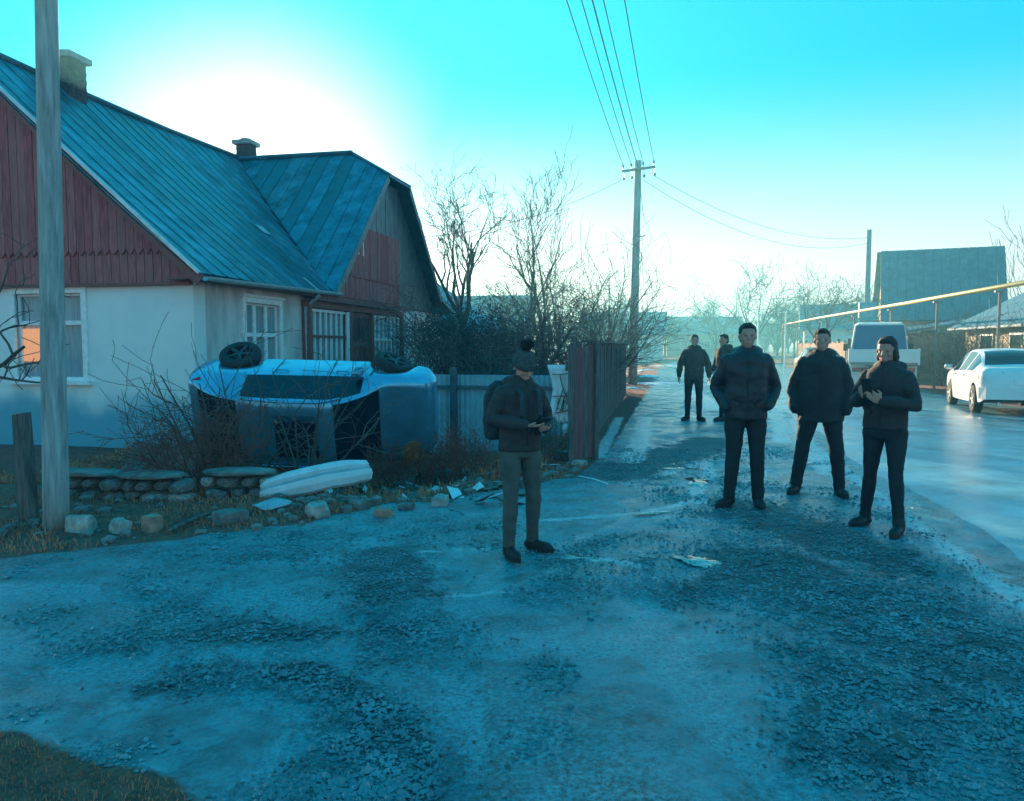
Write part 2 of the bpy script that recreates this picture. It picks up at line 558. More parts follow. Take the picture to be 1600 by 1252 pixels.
# smooth wet wheel tracks, dark churned gravel with painted shadows, and refrozen melt water: (line in the picture's ground, half width)
TRACKS = [(pline([(-60, 925), (300, 925), (560, 960), (800, 940), (1050, 900)]), 0.20), (pline([(-60, 1010), (300, 1030), (560, 1010), (760, 1010), (1150, 1000)]), 0.16),
          (pline([(700, 1252), (720, 1100), (690, 980), (760, 900), (900, 850), (1010, 800)]), 0.10), (pline([(420, 1252), (520, 1120), (380, 1060), (120, 1040)]), 0.14),
          (pline([(1250, 1250), (1050, 1050), (1010, 940), (1060, 880)]), 0.12), (pline([(1280, 640), (1330, 700), (1420, 800), (1560, 960)]), 0.16)]
CHURN_SHADE = [(pline([(600, 870), (610, 930), (640, 1000)]), 0.24), (pline([(560, 1110), (620, 1180), (610, 1252)]), 0.16), (pline([(330, 985), (480, 990)]), 0.16), (pline([(280, 1060), (460, 1050), (540, 1080)]), 0.13),
         (pline([(1180, 880), (1300, 930), (1500, 1010), (1600, 1120)]), 0.45), (pline([(1160, 790), (1300, 850), (1420, 880)]), 0.35), (pline([(960, 740), (1120, 690)]), 0.5), (pline([(1320, 1060), (1360, 1180)]), 0.22)]  # lines running right from the standing people paint their shadows into the ground
ICE = [(pline([(1035, 742), (1100, 722), (1110, 745), (1085, 765), (1098, 785)]), 0.085), (pline([(850, 812), (940, 805), (1040, 793), (1090, 782)]), 0.055), (pline([(880, 872), (930, 876), (1010, 885)]), 0.06),
       (pline([(1240, 655), (1262, 700), (1300, 740)]), 0.16), (pline([(1210, 620), (1222, 690)]), 0.16), (pline([(1008, 652), (1000, 690), (985, 722)]), 0.17), (pline([(968, 652), (935, 715)]), 0.10), (pline([(660, 862), (760, 858)]), 0.022),
       (pline([(700, 930), (800, 920)]), 0.03), (pline([(1190, 735), (1180, 760)]), 0.08),
       ([(2.10, 3.0), (2.12, 30)], 0.085), (pline([(1080, 610), (1120, 640)]), 0.3)]


def field(a, b, x, y, lines, sc_=1.0):
    v = 0.0
    for pl, wd in lines:
        d = dist(a, b, pl) / wd
        if d < 3:
            v = max(v, math.exp(-d * d * 0.8))
    return v


def make_ground():
    xs = axis(-420, 420, -6.5, 6.5, 0.06)
    ys = axis(-60, 900, 2.2, 17.0, 0.058)
    vs = [(x, y, gz(x, y)) for y in ys for x in xs]
    nx = len(xs)
    fs = [(j * nx + i, j * nx + i + 1, (j + 1) * nx + i + 1, (j + 1) * nx + i) for j in range(len(ys) - 1) for i in range(nx - 1)]
    wet, ice, chn = [], [], []
    for i, v in enumerate(vs):
        a, b = AB(v[0], v[1])
        if -1.8 < a < 2.6 and 1 < b < 32 or (a <= -1.8 and 1 < b < 7):
            wv, iv, cv = field(a, b, v[0], v[1], TRACKS), field(a, b, v[0], v[1], ICE), field(a, b, v[0], v[1], CHURN_SHADE)
        else:
            wv = iv = cv = 0.0
        wet.append(wv); ice.append(iv); chn.append(cv)
        if b < 20:
            vs[i] = (v[0], v[1], v[2] - 0.018 * wv + cv * 0.012 * nz(v[0], v[1], 14.0, 2))
    me = bpy.data.meshes.new('ground')
    me.from_pydata(vs, [], fs)
    for nm, dat in (('soil', [soil_at(v[0], v[1]) for v in vs]), ('wet', wet), ('ice', ice), ('churn_shade', chn)):
        me.attributes.new(nm, 'FLOAT', 'POINT').data.foreach_set('value', dat)
    me.polygons.foreach_set('use_smooth', [True] * len(fs))
    me.materials.append(M['dirt'])
    tag(link('ground', me), kind='structure')


make_ground()


def ribbon(name, a0, a1, b0, b1, m, dz, seed, kind='structure', crown=0.0, wob=0.15, na=8, step=0.4, label=None):
    vs, fs = [], []
    bs, b = [], b0
    while b < b1:
        bs.append(b); b += step * max(1, (b / 12) ** 1.3 if b > 12 else 1)
    bs.append(b1)
    for j, b in enumerate(bs):
        l = a0 + wob * nz(b * 0.9, seed, 1) + wob * 0.5 * nz(b * 3.1, seed, 1)
        r = a1 + wob * nz(b * 0.8, seed + 9, 1) + wob * 0.5 * nz(b * 2.7, seed + 9, 1)
        if r < l + 0.02:
            r = l + 0.02
        for i in range(na + 1):
            t = i / na
            p = W(l + (r - l) * t, b)
            vs.append((p.x, p.y, gz(p.x, p.y) + (-0.03 if i in (0, na) else dz) + crown * 4 * t * (1 - t)))
    n = na + 1
    fs = [(j * n + i, j * n + i + 1, (j + 1) * n + i + 1, (j + 1) * n + i) for j in range(len(bs) - 1) for i in range(na)]
    me = bpy.data.meshes.new(name)
    me.from_pydata(vs, [], fs)
    me.polygons.foreach_set('use_smooth', [True] * len(fs))
    me.materials.append(m)
    return tag(link(name, me), label, kind=kind)


ribbon('road', 2.3, 8.25, -25, 420, M['asphalt'], 0.02, 3.0, crown=0.05, wob=0.16, na=10, step=0.35)


def patch(name, c, ra, rb, m, dz, seed, rot=0.0, flat=False, kind='structure', n=36, rough=0.45):
    vs, fs = [], []
    zc = gz(c.x, c.y)
    rr = 5
    for j in range(rr + 1):
        for i in range(n):
            t = 2 * math.pi * i / n
            k = 1 + rough * noise.noise(Vector((math.cos(t) * 1.6, math.sin(t) * 1.6, seed))) + rough * 0.5 * noise.noise(Vector((math.cos(t) * 4, math.sin(t) * 4, seed + 5)))
            q = j / rr
            la, lb = math.cos(t) * ra * k * q, math.sin(t) * rb * k * q
            p = c + VX * (la * math.cos(rot) - lb * math.sin(rot)) + UX * (la * math.sin(rot) + lb * math.cos(rot))
            z = (zc + dz) if flat else gz(p.x, p.y) + dz * (1 - q ** 3) + 0.002
            vs.append((p.x, p.y, z))
    for j in range(rr):
        for i in range(n):
            fs.append((j * n + i, j * n + (i + 1) % n, (j + 1) * n + (i + 1) % n, (j + 1) * n + i))
    me = bpy.data.meshes.new(name)
    me.from_pydata(vs, [], fs)
    me.polygons.foreach_set('use_smooth', [True] * len(fs))
    me.materials.append(m)
    o = tag(link(name, me), kind=kind)
    fix_normals(o)
    return o


# the one open puddle, and snow still lying further along the footpath
patch('puddle', at(1094, 877), 0.20, 0.12, M['puddle'], 0.006, 1, -0.5, flat=False, n=90, rough=0.5)
patch('puddle', at(1015, 800), 0.22, 0.05, M['puddle'], 0.004, 5, 0.3, flat=False, n=60, rough=0.8)
patch('puddle', at(1092, 752), 0.12, 0.30, M['puddle'], 0.005, 7, 0.0, flat=False, n=60, rough=0.7)
patch('puddle', at(1060, 733), 0.22, 0.10, M['puddle'], 0.005, 9, 0.0, flat=False, n=60, rough=0.7)
patch('puddle', at(905, 873), 0.16, 0.05, M['puddle'], 0.004, 8, 0.0, flat=False, n=60, rough=0.8)
for (px, py, ra, rb, rot, sd_) in ((1030, 600, 0.8, 1.1, 0, 24), (1000, 578, 0.9, 1.6, 0, 25), (1040, 572, 1.0, 2.0, 0, 26), (985, 607, 0.4, 0.5, 0, 29), (1120, 600, 0.3, 1.2, 0, 31), (1015, 588, 0.5, 1.4, 0, 33), (985, 566, 0.8, 3.0, 0, 34)):
    patch('snow_patch', at(px, py), ra, rb, M['snow'], 0.05, sd_, rot, kind='stuff', n=60, rough=0.85)


def gravel():
    rr = random.Random(5)
    oc = [Vector(p) for p in ((1, 0, 0), (-1, 0, 0), (0, 1, 0), (0, -1, 0), (0, 0, 1), (0, 0, -1))]
    tri = [(0, 2, 4), (2, 1, 4), (1, 3, 4), (3, 0, 4), (2, 0, 5), (1, 2, 5), (3, 1, 5), (0, 3, 5)]
    vs, fs = [], []
    n = 0
    while n < 85000:
        y = 2.2 + (rr.random() ** 1.7) * 9.5
        x = (rr.random() - 0.5) * 1.55 * y
        a, b = AB(x, y)
        if a > 2.2 or soil_at(x, y) > 0.6:
            continue
        dens = 0.20 + 1.3 * nz(x, y, 0.75, 8) + 1.1 * nz(x, y, 2.2, 3)
        if rr.random() > dens:
            dens = 0.9 * field(a, b, x, y, CHURN_SHADE)
        if rr.random() > dens:
            continue
        r = 0.0028 + 0.014 * rr.random() ** 4.5
        if rr.random() < 0.006:
            r *= 2.3
        z = gz(x, y)
        ang = rr.random() * 6.28
        ca, sa = math.cos(ang), math.sin(ang)
        o = len(vs)
        sx, sy, sz = r * (0.8 + rr.random() * 0.7), r * (0.6 + rr.random() * 0.6), r * (0.4 + rr.random() * 0.4)
        for p in oc:
            q = Vector((p.x * sx, p.y * sy, p.z * sz)) * (0.8 + rr.random() * 0.4)
            vs.append((x + q.x * ca - q.y * sa, y + q.x * sa + q.y * ca, z + sz * 0.35 + q.z))
        fs += [tuple(o + i for i in t) for t in tri]
        n += 1
    me = bpy.data.meshes.new('gravel')
    me.from_pydata(vs, [], fs)
    me.materials.append(M['gravel'])
    tag(link('gravel', me), kind='stuff')


gravel()


def blades(name, n, region, hmin, hmax, m, seed, lean=0.9, wd=0.004):
    rr = random.Random(seed)
    vs, fs = [], []
    k = 0
    tries = 0
    while k < n and tries < n * 12:
        tries += 1
        p = region(rr)
        if p is None:
            continue
        x, y = p
        z = gz(x, y)
        h = hmin + (hmax - hmin) * rr.random() ** 1.8
        an = rr.random() * 6.283
        dx, dy = math.cos(an), math.sin(an)
        ln = lean * (0.3 + rr.random())
        tip = (x + dx * h * ln, y + dy * h * ln, z + h * max(0.12, 1 - 0.45 * ln * ln))
        mid = (x + dx * h * ln * 0.35, y + dy * h * ln * 0.35, z + h * 0.6)
        o = len(vs)
        w2 = wd * (0.6 + rr.random() * 0.8)
        px_, py_ = -dy * w2, dx * w2
        vs += [(x - px_, y - py_, z - 0.005), (x + px_, y + py_, z - 0.005), (mid[0] + px_ * 0.7, mid[1] + py_ * 0.7, mid[2]), (mid[0] - px_ * 0.7, mid[1] - py_ * 0.7, mid[2]), tip]
        fs += [(o, o + 1, o + 2, o + 3), (o + 3, o + 2, o + 4)]
        k += 1
    me = bpy.data.meshes.new(name)
    me.from_pydata(vs, [], fs)
    me.materials.append(m)
    return tag(link(name, me), kind='stuff')


def reg_corner(rr):
    x, y = -4.5 + rr.random() * 4.2, 1.7 + rr.random() * 1.5
    return (x, y) if soil_at(x, y) > 0.35 + 0.5 * rr.random() else None


def reg_verge(rr):
    a, b = -6.6 + rr.random() * 5.7, 4.0 + rr.random() * 6.5
    p = W(a, b)
    if soil_at(p.x, p.y) < 0.4 + 0.5 * rr.random() or nz(p.x, p.y, 1.2, 31) < -0.12 + 0.3 * (rr.random() - 0.5):
        return None
    return (p.x, p.y)


def reg_garden(rr):
    a, b = -9.6 + rr.random() * 8.0, 7.2 + rr.random() * 6.0
    p = W(a, b)
    return (p.x, p.y) if nz(p.x, p.y, 0.9, 13) > -0.1 else None


blades('dry_grass', 17000, reg_corner, 0.008, 0.035, M['dry_grass'], 3, wd=0.0022)
blades('dry_grass', 16000, reg_verge, 0.02, 0.085, M['dry_grass'], 4, wd=0.004)
blades('dead_grass', 20000, reg_garden, 0.05, 0.22, M['dry_grass'], 6, wd=0.006)

# ------------------------------------------------------------------ the house
HOUSE = W(-8.25, 12.05, 0)
house = thing('house', 'old white village house with red boarded gables and a sagging dark tin roof', 'house', HOUSE, -TH)
GZ0 = -0.45


def part(mb, name, m, parent=None, smooth=False):
    return mb.build(name, m, house if parent is None else parent, smooth)


def wall_grid(mb, along, other0, other1, s0, s1, z0, z1, holes):
    """wall along 'x' or 'y' from s0 to s1 with rectangular holes (s0, s1, z0, z1); other0 < other1 is its thickness"""
    ss = sorted({s0, s1, *[h[0] for h in holes], *[h[1] for h in holes]})
    zs = sorted({z0, z1, *[h[2] for h in holes], *[h[3] for h in holes]})
    for i in range(len(ss) - 1):
        for j in range(len(zs) - 1):
            cs, cz = (ss[i] + ss[i + 1]) / 2, (zs[j] + zs[j + 1]) / 2
            if any(h[0] < cs < h[1] and h[2] < cz < h[3] for h in holes):
                continue
            if along == 'x':
                mb.box(ss[i], ss[i + 1], other0, other1, zs[j], zs[j + 1])
            else:
                mb.box(other0, other1, ss[i], ss[i + 1], zs[j], zs[j + 1])


WALL_T = 2.70
WIN_G = (-3.68, -2.26, 0.95, 2.52)           # gable window opening
WIN_S = (1.64, 2.96, 1.02, 2.42)             # side window opening
WIN_F = (11.25, 12.5, 1.05, 2.38)            # far window opening
mb = MB()
wall_grid(mb, 'x', 0.0, 0.35, -9.4, 0.0, GZ0, WALL_T, [WIN_G])
part(mb, 'wall', M['limewash'])
mb = MB()
wall_grid(mb, 'y', -0.35, -0.003, 0.352, 3.95, GZ0, WALL_T, [WIN_S])
mb.box(-0.35, -0.003, 3.95, 10.05, GZ0, WALL_T)
part(mb, 'wall', M['plaster_grey'])
mb = MB()
wall_grid(mb, 'y', -0.35, 0.0, 10.05, 14.6, GZ0, WALL_T, [WIN_F])
mb.box(-9.4, -0.352, 14.25, 14.6, GZ0, WALL_T)
mb.box(-9.4, -9.05, 0.36, 14.24, GZ0, WALL_T)
part(mb, 'wall', M['plaster'])
mb = MB()
mb.box(-9.0, -0.36, 0.40, 14.2, -0.2, -0.1)
mb.box(-9.0, -0.36, 0.40, 14.2, 2.5, 2.6)
part(mb, 'floor_slab', M['concrete'])


def window(along, o, hole, cols, transom, frame_m, case=0.11, proud=0.035, curt=None, warm=None, parent=None, inward=1):
    """casing proud of the wall face at 'o', sash bars and panes set back; +inward points into the wall"""
    s0, s1, z0, z1 = hole
    root = None

    def bx(m_, a0, a1, d0, d1, c0, c1):
        if along == 'x':
            m_.box(a0, a1, min(o + d0 * inward, o + d1 * inward), max(o + d0 * inward, o + d1 * inward), c0, c1)
        else:
            m_.box(min(o + d0 * inward, o + d1 * inward), max(o + d0 * inward, o + d1 * inward), a0, a1, c0, c1)
    m_ = MB()
    bx(m_, s0 - case, s0, -proud, 0.12, z0 - 0.02, z1 + case)
    bx(m_, s1, s1 + case, -proud, 0.12, z0 - 0.02, z1 + case)
    bx(m_, s0, s1, -proud, 0.12, z1, z1 + case)
    fr = part(m_, 'window', frame_m)
    m_ = MB(); bx(m_, s0 - case - 0.06, s1 + case + 0.06, -0.11, 0.12, z0 - 0.09, z0 - 0.02); part(m_, 'sill', frame_m, fr)
    m_ = MB(); bx(m_, s0 - case - 0.04, s1 + case + 0.04, -0.075, 0.1, z1 + case, z1 + case + 0.05); part(m_, 'frame', frame_m, fr)
    zt = z0 + (z1 - z0) * transom
    wd = (s1 - s0) / cols
    m_ = MB()
    bx(m_, s0, s1, 0.05, 0.11, z0 - 0.02, z0 + 0.045)
    bx(m_, s0, s1, 0.05, 0.11, zt - 0.04, zt + 0.04)
    bx(m_, s0, s1, 0.05, 0.11, z1 - 0.045, z1)
    for i in range(cols + 1):
        c = s0 + wd * i
        hw = 0.05 if 0 < i < cols else 0.045
        for za, zb in ((z0 + 0.045, zt - 0.04), (zt + 0.04, z1 - 0.045)):
            bx(m_, max(s0, c - hw), min(s1, c + hw), 0.05, 0.11, za, zb)
    part(m_, 'sash', frame_m, fr)
    for i in range(cols):
        for (za, zb, low) in ((z0 + 0.045, zt - 0.04, True), (zt + 0.04, z1 - 0.045, False)):
            m_ = MB(); bx(m_, s0 + wd * i + 0.05, s0 + wd * (i + 1) - 0.05, 0.078, 0.084, za, zb)
            part(m_, 'pane', M['pane'], fr)
    m_ = MB()                                 # lace curtain in folds behind the panes
    nn = 40
    for i in range(nn):
        t0, t1 = i / nn, (i + 1) / nn
        d0 = 0.125 + 0.012 * math.sin(i * 1.9)
        d1 = 0.125 + 0.012 * math.sin((i + 1) * 1.9)
        A, B = s0 + (s1 - s0) * t0, s0 + (s1 - s0) * t1
        gapped = 0.45 < t0 < 0.55
        if gapped and curt == 'gap':
            continue
        q = [(A, d0, z0), (B, d1, z0), (B, d1, z1), (A, d0, z1)]
        m_.add([((p[0], o + p[1] * inward, p[2]) if along == 'x' else (o + p[1] * inward, p[0], p[2])) for p in q], [(0, 1, 2, 3)])
    part(m_, 'curtain', M['curtain'], fr)
    m_ = MB(); bx(m_, s0 - 0.3, s1 + 0.3, 0.9, 0.92, z0 - 0.3, z1 + 0.2); part(m_, 'room_back', M['brown_paint'], fr)
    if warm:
        m_ = MB(); bx(m_, warm[0], warm[1], 0.094, 0.100, warm[2], warm[3]); part(m_, 'reflected_glow', M['warm_glow'], fr)  # glowing panel added in place of a warm reflection in the pane
    return fr


def pane_mat():
    m = bpy.data.materials.new('pane')
    m.use_nodes = True
    t = m.node_tree
    t.nodes.clear()
    o = t.nodes.new('ShaderNodeOutputMaterial')
    tr = t.nodes.new('ShaderNodeBsdfTransparent'); tr.inputs[0].default_value = (0.78, 0.84, 0.86, 1)
    gl = t.nodes.new('ShaderNodeBsdfGlossy'); gl.inputs['Roughness'].default_value = 0.04
    fr = t.nodes.new('ShaderNodeFresnel'); fr.inputs[0].default_value = 1.5
    mx_ = t.nodes.new('ShaderNodeMixShader')
    ge = t.nodes.new('ShaderNodeNewGeometry')
    om = t.nodes.new('ShaderNodeMath'); om.operation = 'SUBTRACT'; om.inputs[0].default_value = 1.0
    ml = t.nodes.new('ShaderNodeMath'); ml.operation = 'MULTIPLY'
    t.links.new(ge.outputs['Backfacing'], om.inputs[1]); t.links.new(om.outputs[0], ml.inputs[0]); t.links.new(fr.outputs[0], ml.inputs[1])
    t.links.new(ml.outputs[0], mx_.inputs[0]); t.links.new(tr.outputs[0], mx_.inputs[1]); t.links.new(gl.outputs[0], mx_.inputs[2])
    t.links.new(mx_.outputs[0], o.inputs[0])
    return m


M['pane'] = pane_mat()
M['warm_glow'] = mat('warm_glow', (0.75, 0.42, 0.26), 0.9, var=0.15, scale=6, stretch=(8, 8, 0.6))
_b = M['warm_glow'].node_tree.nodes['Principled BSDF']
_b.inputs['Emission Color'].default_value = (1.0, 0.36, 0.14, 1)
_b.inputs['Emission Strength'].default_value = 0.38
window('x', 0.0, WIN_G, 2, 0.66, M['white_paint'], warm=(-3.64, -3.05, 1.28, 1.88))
window('y', -0.003, WIN_S, 3, 0.55, M['white_paint'], inward=-1)
window('y', 0.0, WIN_F, 3, 0.58, M['white_paint'], inward=-1)

# red boarded gable facing the side road: one part per board, two tiers with a scalloped edge between
SL, EX, EZ = 0.87, 0.24, 2.90                 # main roof plane: z = EZ + SL*(EX - x)
RX = -4.72                                    # ridge


def roof_z(x):
    return EZ + SL * (EX - x) if x > RX else EZ + SL * (EX - RX) - SL * (RX - x)


x = -9.45
while x < 0.02:
    wdt = 0.168
    ztop = min(roof_z(x + 0.01), roof_z(x + wdt)) - 0.10
    zlow = 3.22
    j = random.uniform(-0.004, 0.004)
    if ztop > WALL_T + 0.06:
        m_ = MB(); m_.box(x, x + wdt - 0.012, -0.075 + j, -0.045 + j, WALL_T - 0.02, min(3.24, ztop)); part(m_, 'board', M[random.choice(REDS)])
    if ztop > zlow + 0.05:
        m_ = MB()
        a_, b_ = x, x + wdt - 0.010
        c_ = (a_ + b_) / 2
        y0, y1 = -0.110 + j, -0.078 + j
        lowpts = [(a_, zlow + 0.04), (a_ + 0.03, zlow), (c_, zlow - 0.055), (b_ - 0.03, zlow), (b_, zlow + 0.04)]
        vs = [(p[0], y0, p[1]) for p in lowpts] + [(b_, y0, ztop), (a_, y0, ztop)] + [(p[0], y1, p[1]) for p in lowpts] + [(b_, y1, ztop), (a_, y1, ztop)]
        fs = [tuple(range(7)), tuple(range(13, 6, -1))] + [(i, i + 7, (i + 1) % 7 + 7, (i + 1) % 7) for i in range(7)]
        m_.add(vs, fs)
        part(m_, 'board', M[random.choice(REDS)])
    x += wdt
m_ = MB(); m_.box(-9.45, 0.0, -0.115, 0.0, WALL_T - 0.075, WALL_T - 0.022); part(m_, 'drip_board', M['brown_paint'])
m_ = MB()
m_.add([(-9.4, -0.04, WALL_T), (0.0, -0.04, WALL_T), (0.0, -0.04, 2.95), (RX, -0.04, roof_z(RX) - 0.14), (-9.4, -0.04, 2.98),
        (-9.4, 0.1, WALL_T), (0.0, 0.1, WALL_T), (0.0, 0.1, 2.95), (RX, 0.1, roof_z(RX) - 0.14), (-9.4, 0.1, 2.98)],
       [(0, 1, 2, 3, 4), (9, 8, 7, 6, 5)] + [(i, i + 5, (i + 1) % 5 + 5, (i + 1) % 5) for i in range(5)])
part(m_, 'gable_wall', M['brown_paint'])

# main roof: standing tin sheets from the ridge to the eave, cut where the cross roof meets them
CYR, CZR, CSL = 9.25, 7.15, 1.0               # cross ridge (along x), its height and slope
EAVE = 0.37


def sag(x, y):
    t = (x - RX) / (EAVE - RX)
    return -0.10 * math.sin(math.pi * min(1, max(0, t))) - 0.10 * math.sin(math.pi * min(1, max(0, y / 9.2))) * (1 - t) + 0.02 * noise.noise(Vector((x, y * 0.7, 3)))


def cross_z(y):
    return CZR - CSL * abs(CYR - y)


def slab(rows, name, m, thick=0.035, seam=True, flip=False):
    """a sheet from rows of (left, right) points; a raised seam runs along its left edge"""
    m_ = MB()
    nl = len(rows)
    top = []
    for l, r in rows:
        l, r = Vector(l), Vector(r)
        d = (r - l)
        ln = max(d.length, 1e-4)
        up = Vector((0, 0, 1))
        if seam:
            k = min(0.4, 0.045 / ln)
            top.append([l + up * 0.0, l + d * 0.01 + up * 0.022, l + d * k + up * 0.022, l + d * min(0.5, k * 1.25) + up * 0.004, r])
        else:
            top.append([l, r])
    n = len(top[0])
    vs = [p for row in top for p in row] + [p - Vector((0, 0, thick)) for row in top for p in (row[0], row[-1])]
    fs = [(i * n + k, i * n + k + 1, (i + 1) * n + k + 1, (i + 1) * n + k) for i in range(nl - 1) for k in range(n - 1)]
    o = nl * n
    fs += [(o + 2 * i + 2, o + 2 * i + 3, o + 2 * i + 1, o + 2 * i) for i in range(nl - 1)]
    m_.add(vs, fs)
    ob = part(m_, name, m)
    fix_normals(ob)
    return ob


def main_rows(y0, y1, x_top, fx):
    rows = []
    for i in range(7):
        t = i / 6
        r = []
        for y in (y0, y1):
            xe = fx(y)
            x = x_top + (xe - x_top) * t
            r.append((x, y, roof_z(x) + sag(x, y)))
        rows.append(r)
    return rows


def main_end(y):                              # where a strip of the main slope ends
    if y <= 4.95:
        return EAVE
    zc = cross_z(y)
    return min(EAVE, EX - (zc - EZ) / SL + 0.02)


y = -0.42
while y < 9.2:
    y1 = min(y + 0.44, 9.24)
    slab(main_rows(y, y1, RX, main_end), 'roof_sheet', M[random.choice(('tin', 'tin_b', 'tin_c'))])
    y = y1
# rear slope and the far half, unseen but closing the roof
m_ = MB()
m_.add([(RX, -0.42, roof_z(RX)), (RX, 14.9, roof_z(RX)), (-9.9, 14.9, 2.7), (-9.9, -0.42, 2.7)], [(0, 1, 2, 3)])
m_.add([(RX, 9.3, roof_z(RX) - 0.05), (RX, 14.9, roof_z(RX) - 0.9), (EAVE, 14.9, 2.74), (EAVE, 12.9, 2.76), (-1.2, 11.5, 4.1)], [(0, 1, 2, 3, 4)])
part(m_, 'rear_roof', M['tin_dark'])
# cross roof: near slope strips, hipped front, far slope
x = RX + 0.2
xs_ = [-4.6 + 0.42 * i for i in range(13)]
xs_[-1] = 0.44
for xa, xb in zip(xs_, xs_[1:]):
    rows = []
    for i in range(6):
        t = i / 5
        r = []
        for x in (xa, xb):
            zt = CZR if x <= -1.03 else CZR - (x + 1.03) / 1.47 * 0.87
            yt = CYR - (CZR - zt) / CSL
            ze = 2.80 if x >= EAVE - 0.25 else roof_z(x) - 0.05
            yb = CYR - (CZR - ze) / CSL
            y = yt + (min(yb, yt) - yt) * t
            r.append((x, y, cross_z(y) - 0.05 * math.sin(math.pi * t)))
        rows.append(r[::-1])
    slab(rows, 'roof_sheet', M[random.choice(('tin', 'tin_b', 'tin_c'))])
for k in range(3):
    m_ = MB()
    hipA, hipB, hipC = Vector((-1.03, CYR, CZR + 0.01)), Vector((0.46, CYR - 0.87, 6.28)), Vector((0.46, CYR + 0.87, 6.28))
    q0, q1 = hipB.lerp(hipC, k / 3), hipB.lerp(hipC, (k + 1) / 3)
    m_.add([hipA, q0, q1, hipA - Vector((0, 0, 0.04)), q0 - Vector((0, 0, 0.04)), q1 - Vector((0, 0, 0.04))], [(0, 1, 2), (5, 4, 3), (1, 4, 5, 2), (0, 3, 4, 1), (2, 5, 3, 0)])
    part(m_, 'roof_sheet', M[random.choice(('tin', 'tin_b', 'tin_c'))])
far = [(0.0, 0.0), (0.87, 0.87), (4.0, 4.0), (5.6, 4.42)]
m_ = MB()
for (d0, h0), (d1, h1) in zip(far, far[1:]):
    xf0 = -1.03 if d0 == 0 else 0.44
    p = [(-6, CYR + d0, CZR - h0), (xf0, CYR + d0, CZR - h0), (0.44, CYR + d1, CZR - h1), (-6, CYR + d1, CZR - h1)]
    m_.add(p + [(v[0], v[1], v[2] - 0.05) for v in p], [(0, 1, 2, 3), (7, 6, 5, 4), (0, 4, 5, 1), (1, 5, 6, 2), (2, 6, 7, 3), (3, 7, 4, 0)])
part(m_, 'far_roof', M['tin_dark'])
# ridge caps
m_ = MB(); m_.tube([(RX, -0.45, roof_z(RX) + 0.02), (RX, 3, roof_z(RX) - 0.05), (RX, 6, roof_z(RX) - 0.06), (RX, 9.3, roof_z(RX) + 0.02)], 0.07, 8); part(m_, 'ridge_cap', M['tin_dark'])
m_ = MB(); m_.tube([(RX, CYR, CZR + 0.03), (-1.03, CYR, CZR + 0.03)], 0.07, 8); part(m_, 'ridge_cap', M['tin_dark'])
for s_ in (-1, 1):
    m_ = MB(); m_.tube([(-1.03, CYR, CZR + 0.02), (0.45, CYR + s_ * 0.87, 6.30)], 0.045, 6); part(m_, 'hip_cap', M['tin_dark'])
# near verge: barge board and its tin edge
m_ = MB(); m_.bar((EAVE + 0.02, -0.36, roof_z(EAVE) - 0.12), (RX, -0.36, roof_z(RX) - 0.12), 0.035, 0.2); part(m_, 'barge_board', M['brown_paint'])
m_ = MB(); m_.bar((EAVE + 0.03, -0.40, roof_z(EAVE) + 0.0), (RX, -0.40, roof_z(RX) + 0.0), 0.06, 0.05); part(m_, 'verge_trim', M['tin_bright'])
m_ = MB(); m_.bar((-9.8, -0.36, roof_z(-9.8) - 0.12), (RX, -0.36, roof_z(RX) - 0.12), 0.035, 0.2); part(m_, 'barge_board', M['brown_paint'])
m_ = MB(); m_.box(-0.30, EAVE - 0.03, -0.34, 5.1, 2.703, 2.74); part(m_, 'soffit', M['brown_paint'])
# cross gable verges
m_ = MB(); m_.bar((0.42, 4.95, 2.78), (0.42, CYR - 0.87, 6.20), 0.04, 0.18); part(m_, 'barge_board', M['tin_dark'])
m_ = MB(); m_.bar((0.42, 13.2, 3.1), (0.42, CYR + 0.87, 6.20), 0.04, 0.18); part(m_, 'barge_board', M['tin_dark'])
# cross gable boards
y = 5.15
while y < 13.2:
    wdt = 0.175
    zt = min(6.22, cross_z(y + 0.01) - 0.12, cross_z(y + wdt) - 0.12)
    jj = random.uniform(-0.005, 0.005)
    red = y < 10.05
    if zt > 2.9:
        if red:
            m_ = MB(); m_.box(0.05 + jj, 0.075 + jj, y, y + wdt - 0.012, 2.80, min(zt, 3.42)); part(m_, 'board', M[random.choice(REDS)])
            if zt > 3.45:
                m_ = MB(); m_.box(0.08 + jj, 0.105 + jj, y, y + wdt - 0.010, 3.36, min(zt, 4.72)); part(m_, 'board', M[random.choice(REDS)])
            if zt > 4.76:
                m_ = MB(); m_.box(0.055 + jj, 0.075 + jj, y, y + wdt - 0.008, 4.724, zt); part(m_, 'tin_strip', M['tin_dark'])
        else:
            m_ = MB(); m_.box(0.05 + jj, 0.075 + jj, y, y + wdt - 0.008, 2.72, zt); part(m_, 'tin_strip', M['tin_dark'])
    y += wdt
m_ = MB()
m_.add([(0.045, 5.3, 2.72), (0.045, 13.1, 2.72), (0.045, 13.1, 3.1), (0.045, CYR + 0.9, 6.1), (0.045, CYR - 0.9, 6.1), (0.045, 5.3, 3.0)], [(0, 1, 2, 3, 4, 5)])
part(m_, 'gable_wall', M['brown_paint'])
for (yy, z0, z1) in ((6.95, 3.95, 4.75), (7.25, 3.95, 4.35)):
    m_ = MB(); m_.box(0.107, 0.112, yy, yy + 0.06, z0, z1); part(m_, 'vent_slit', M['white_paint'])
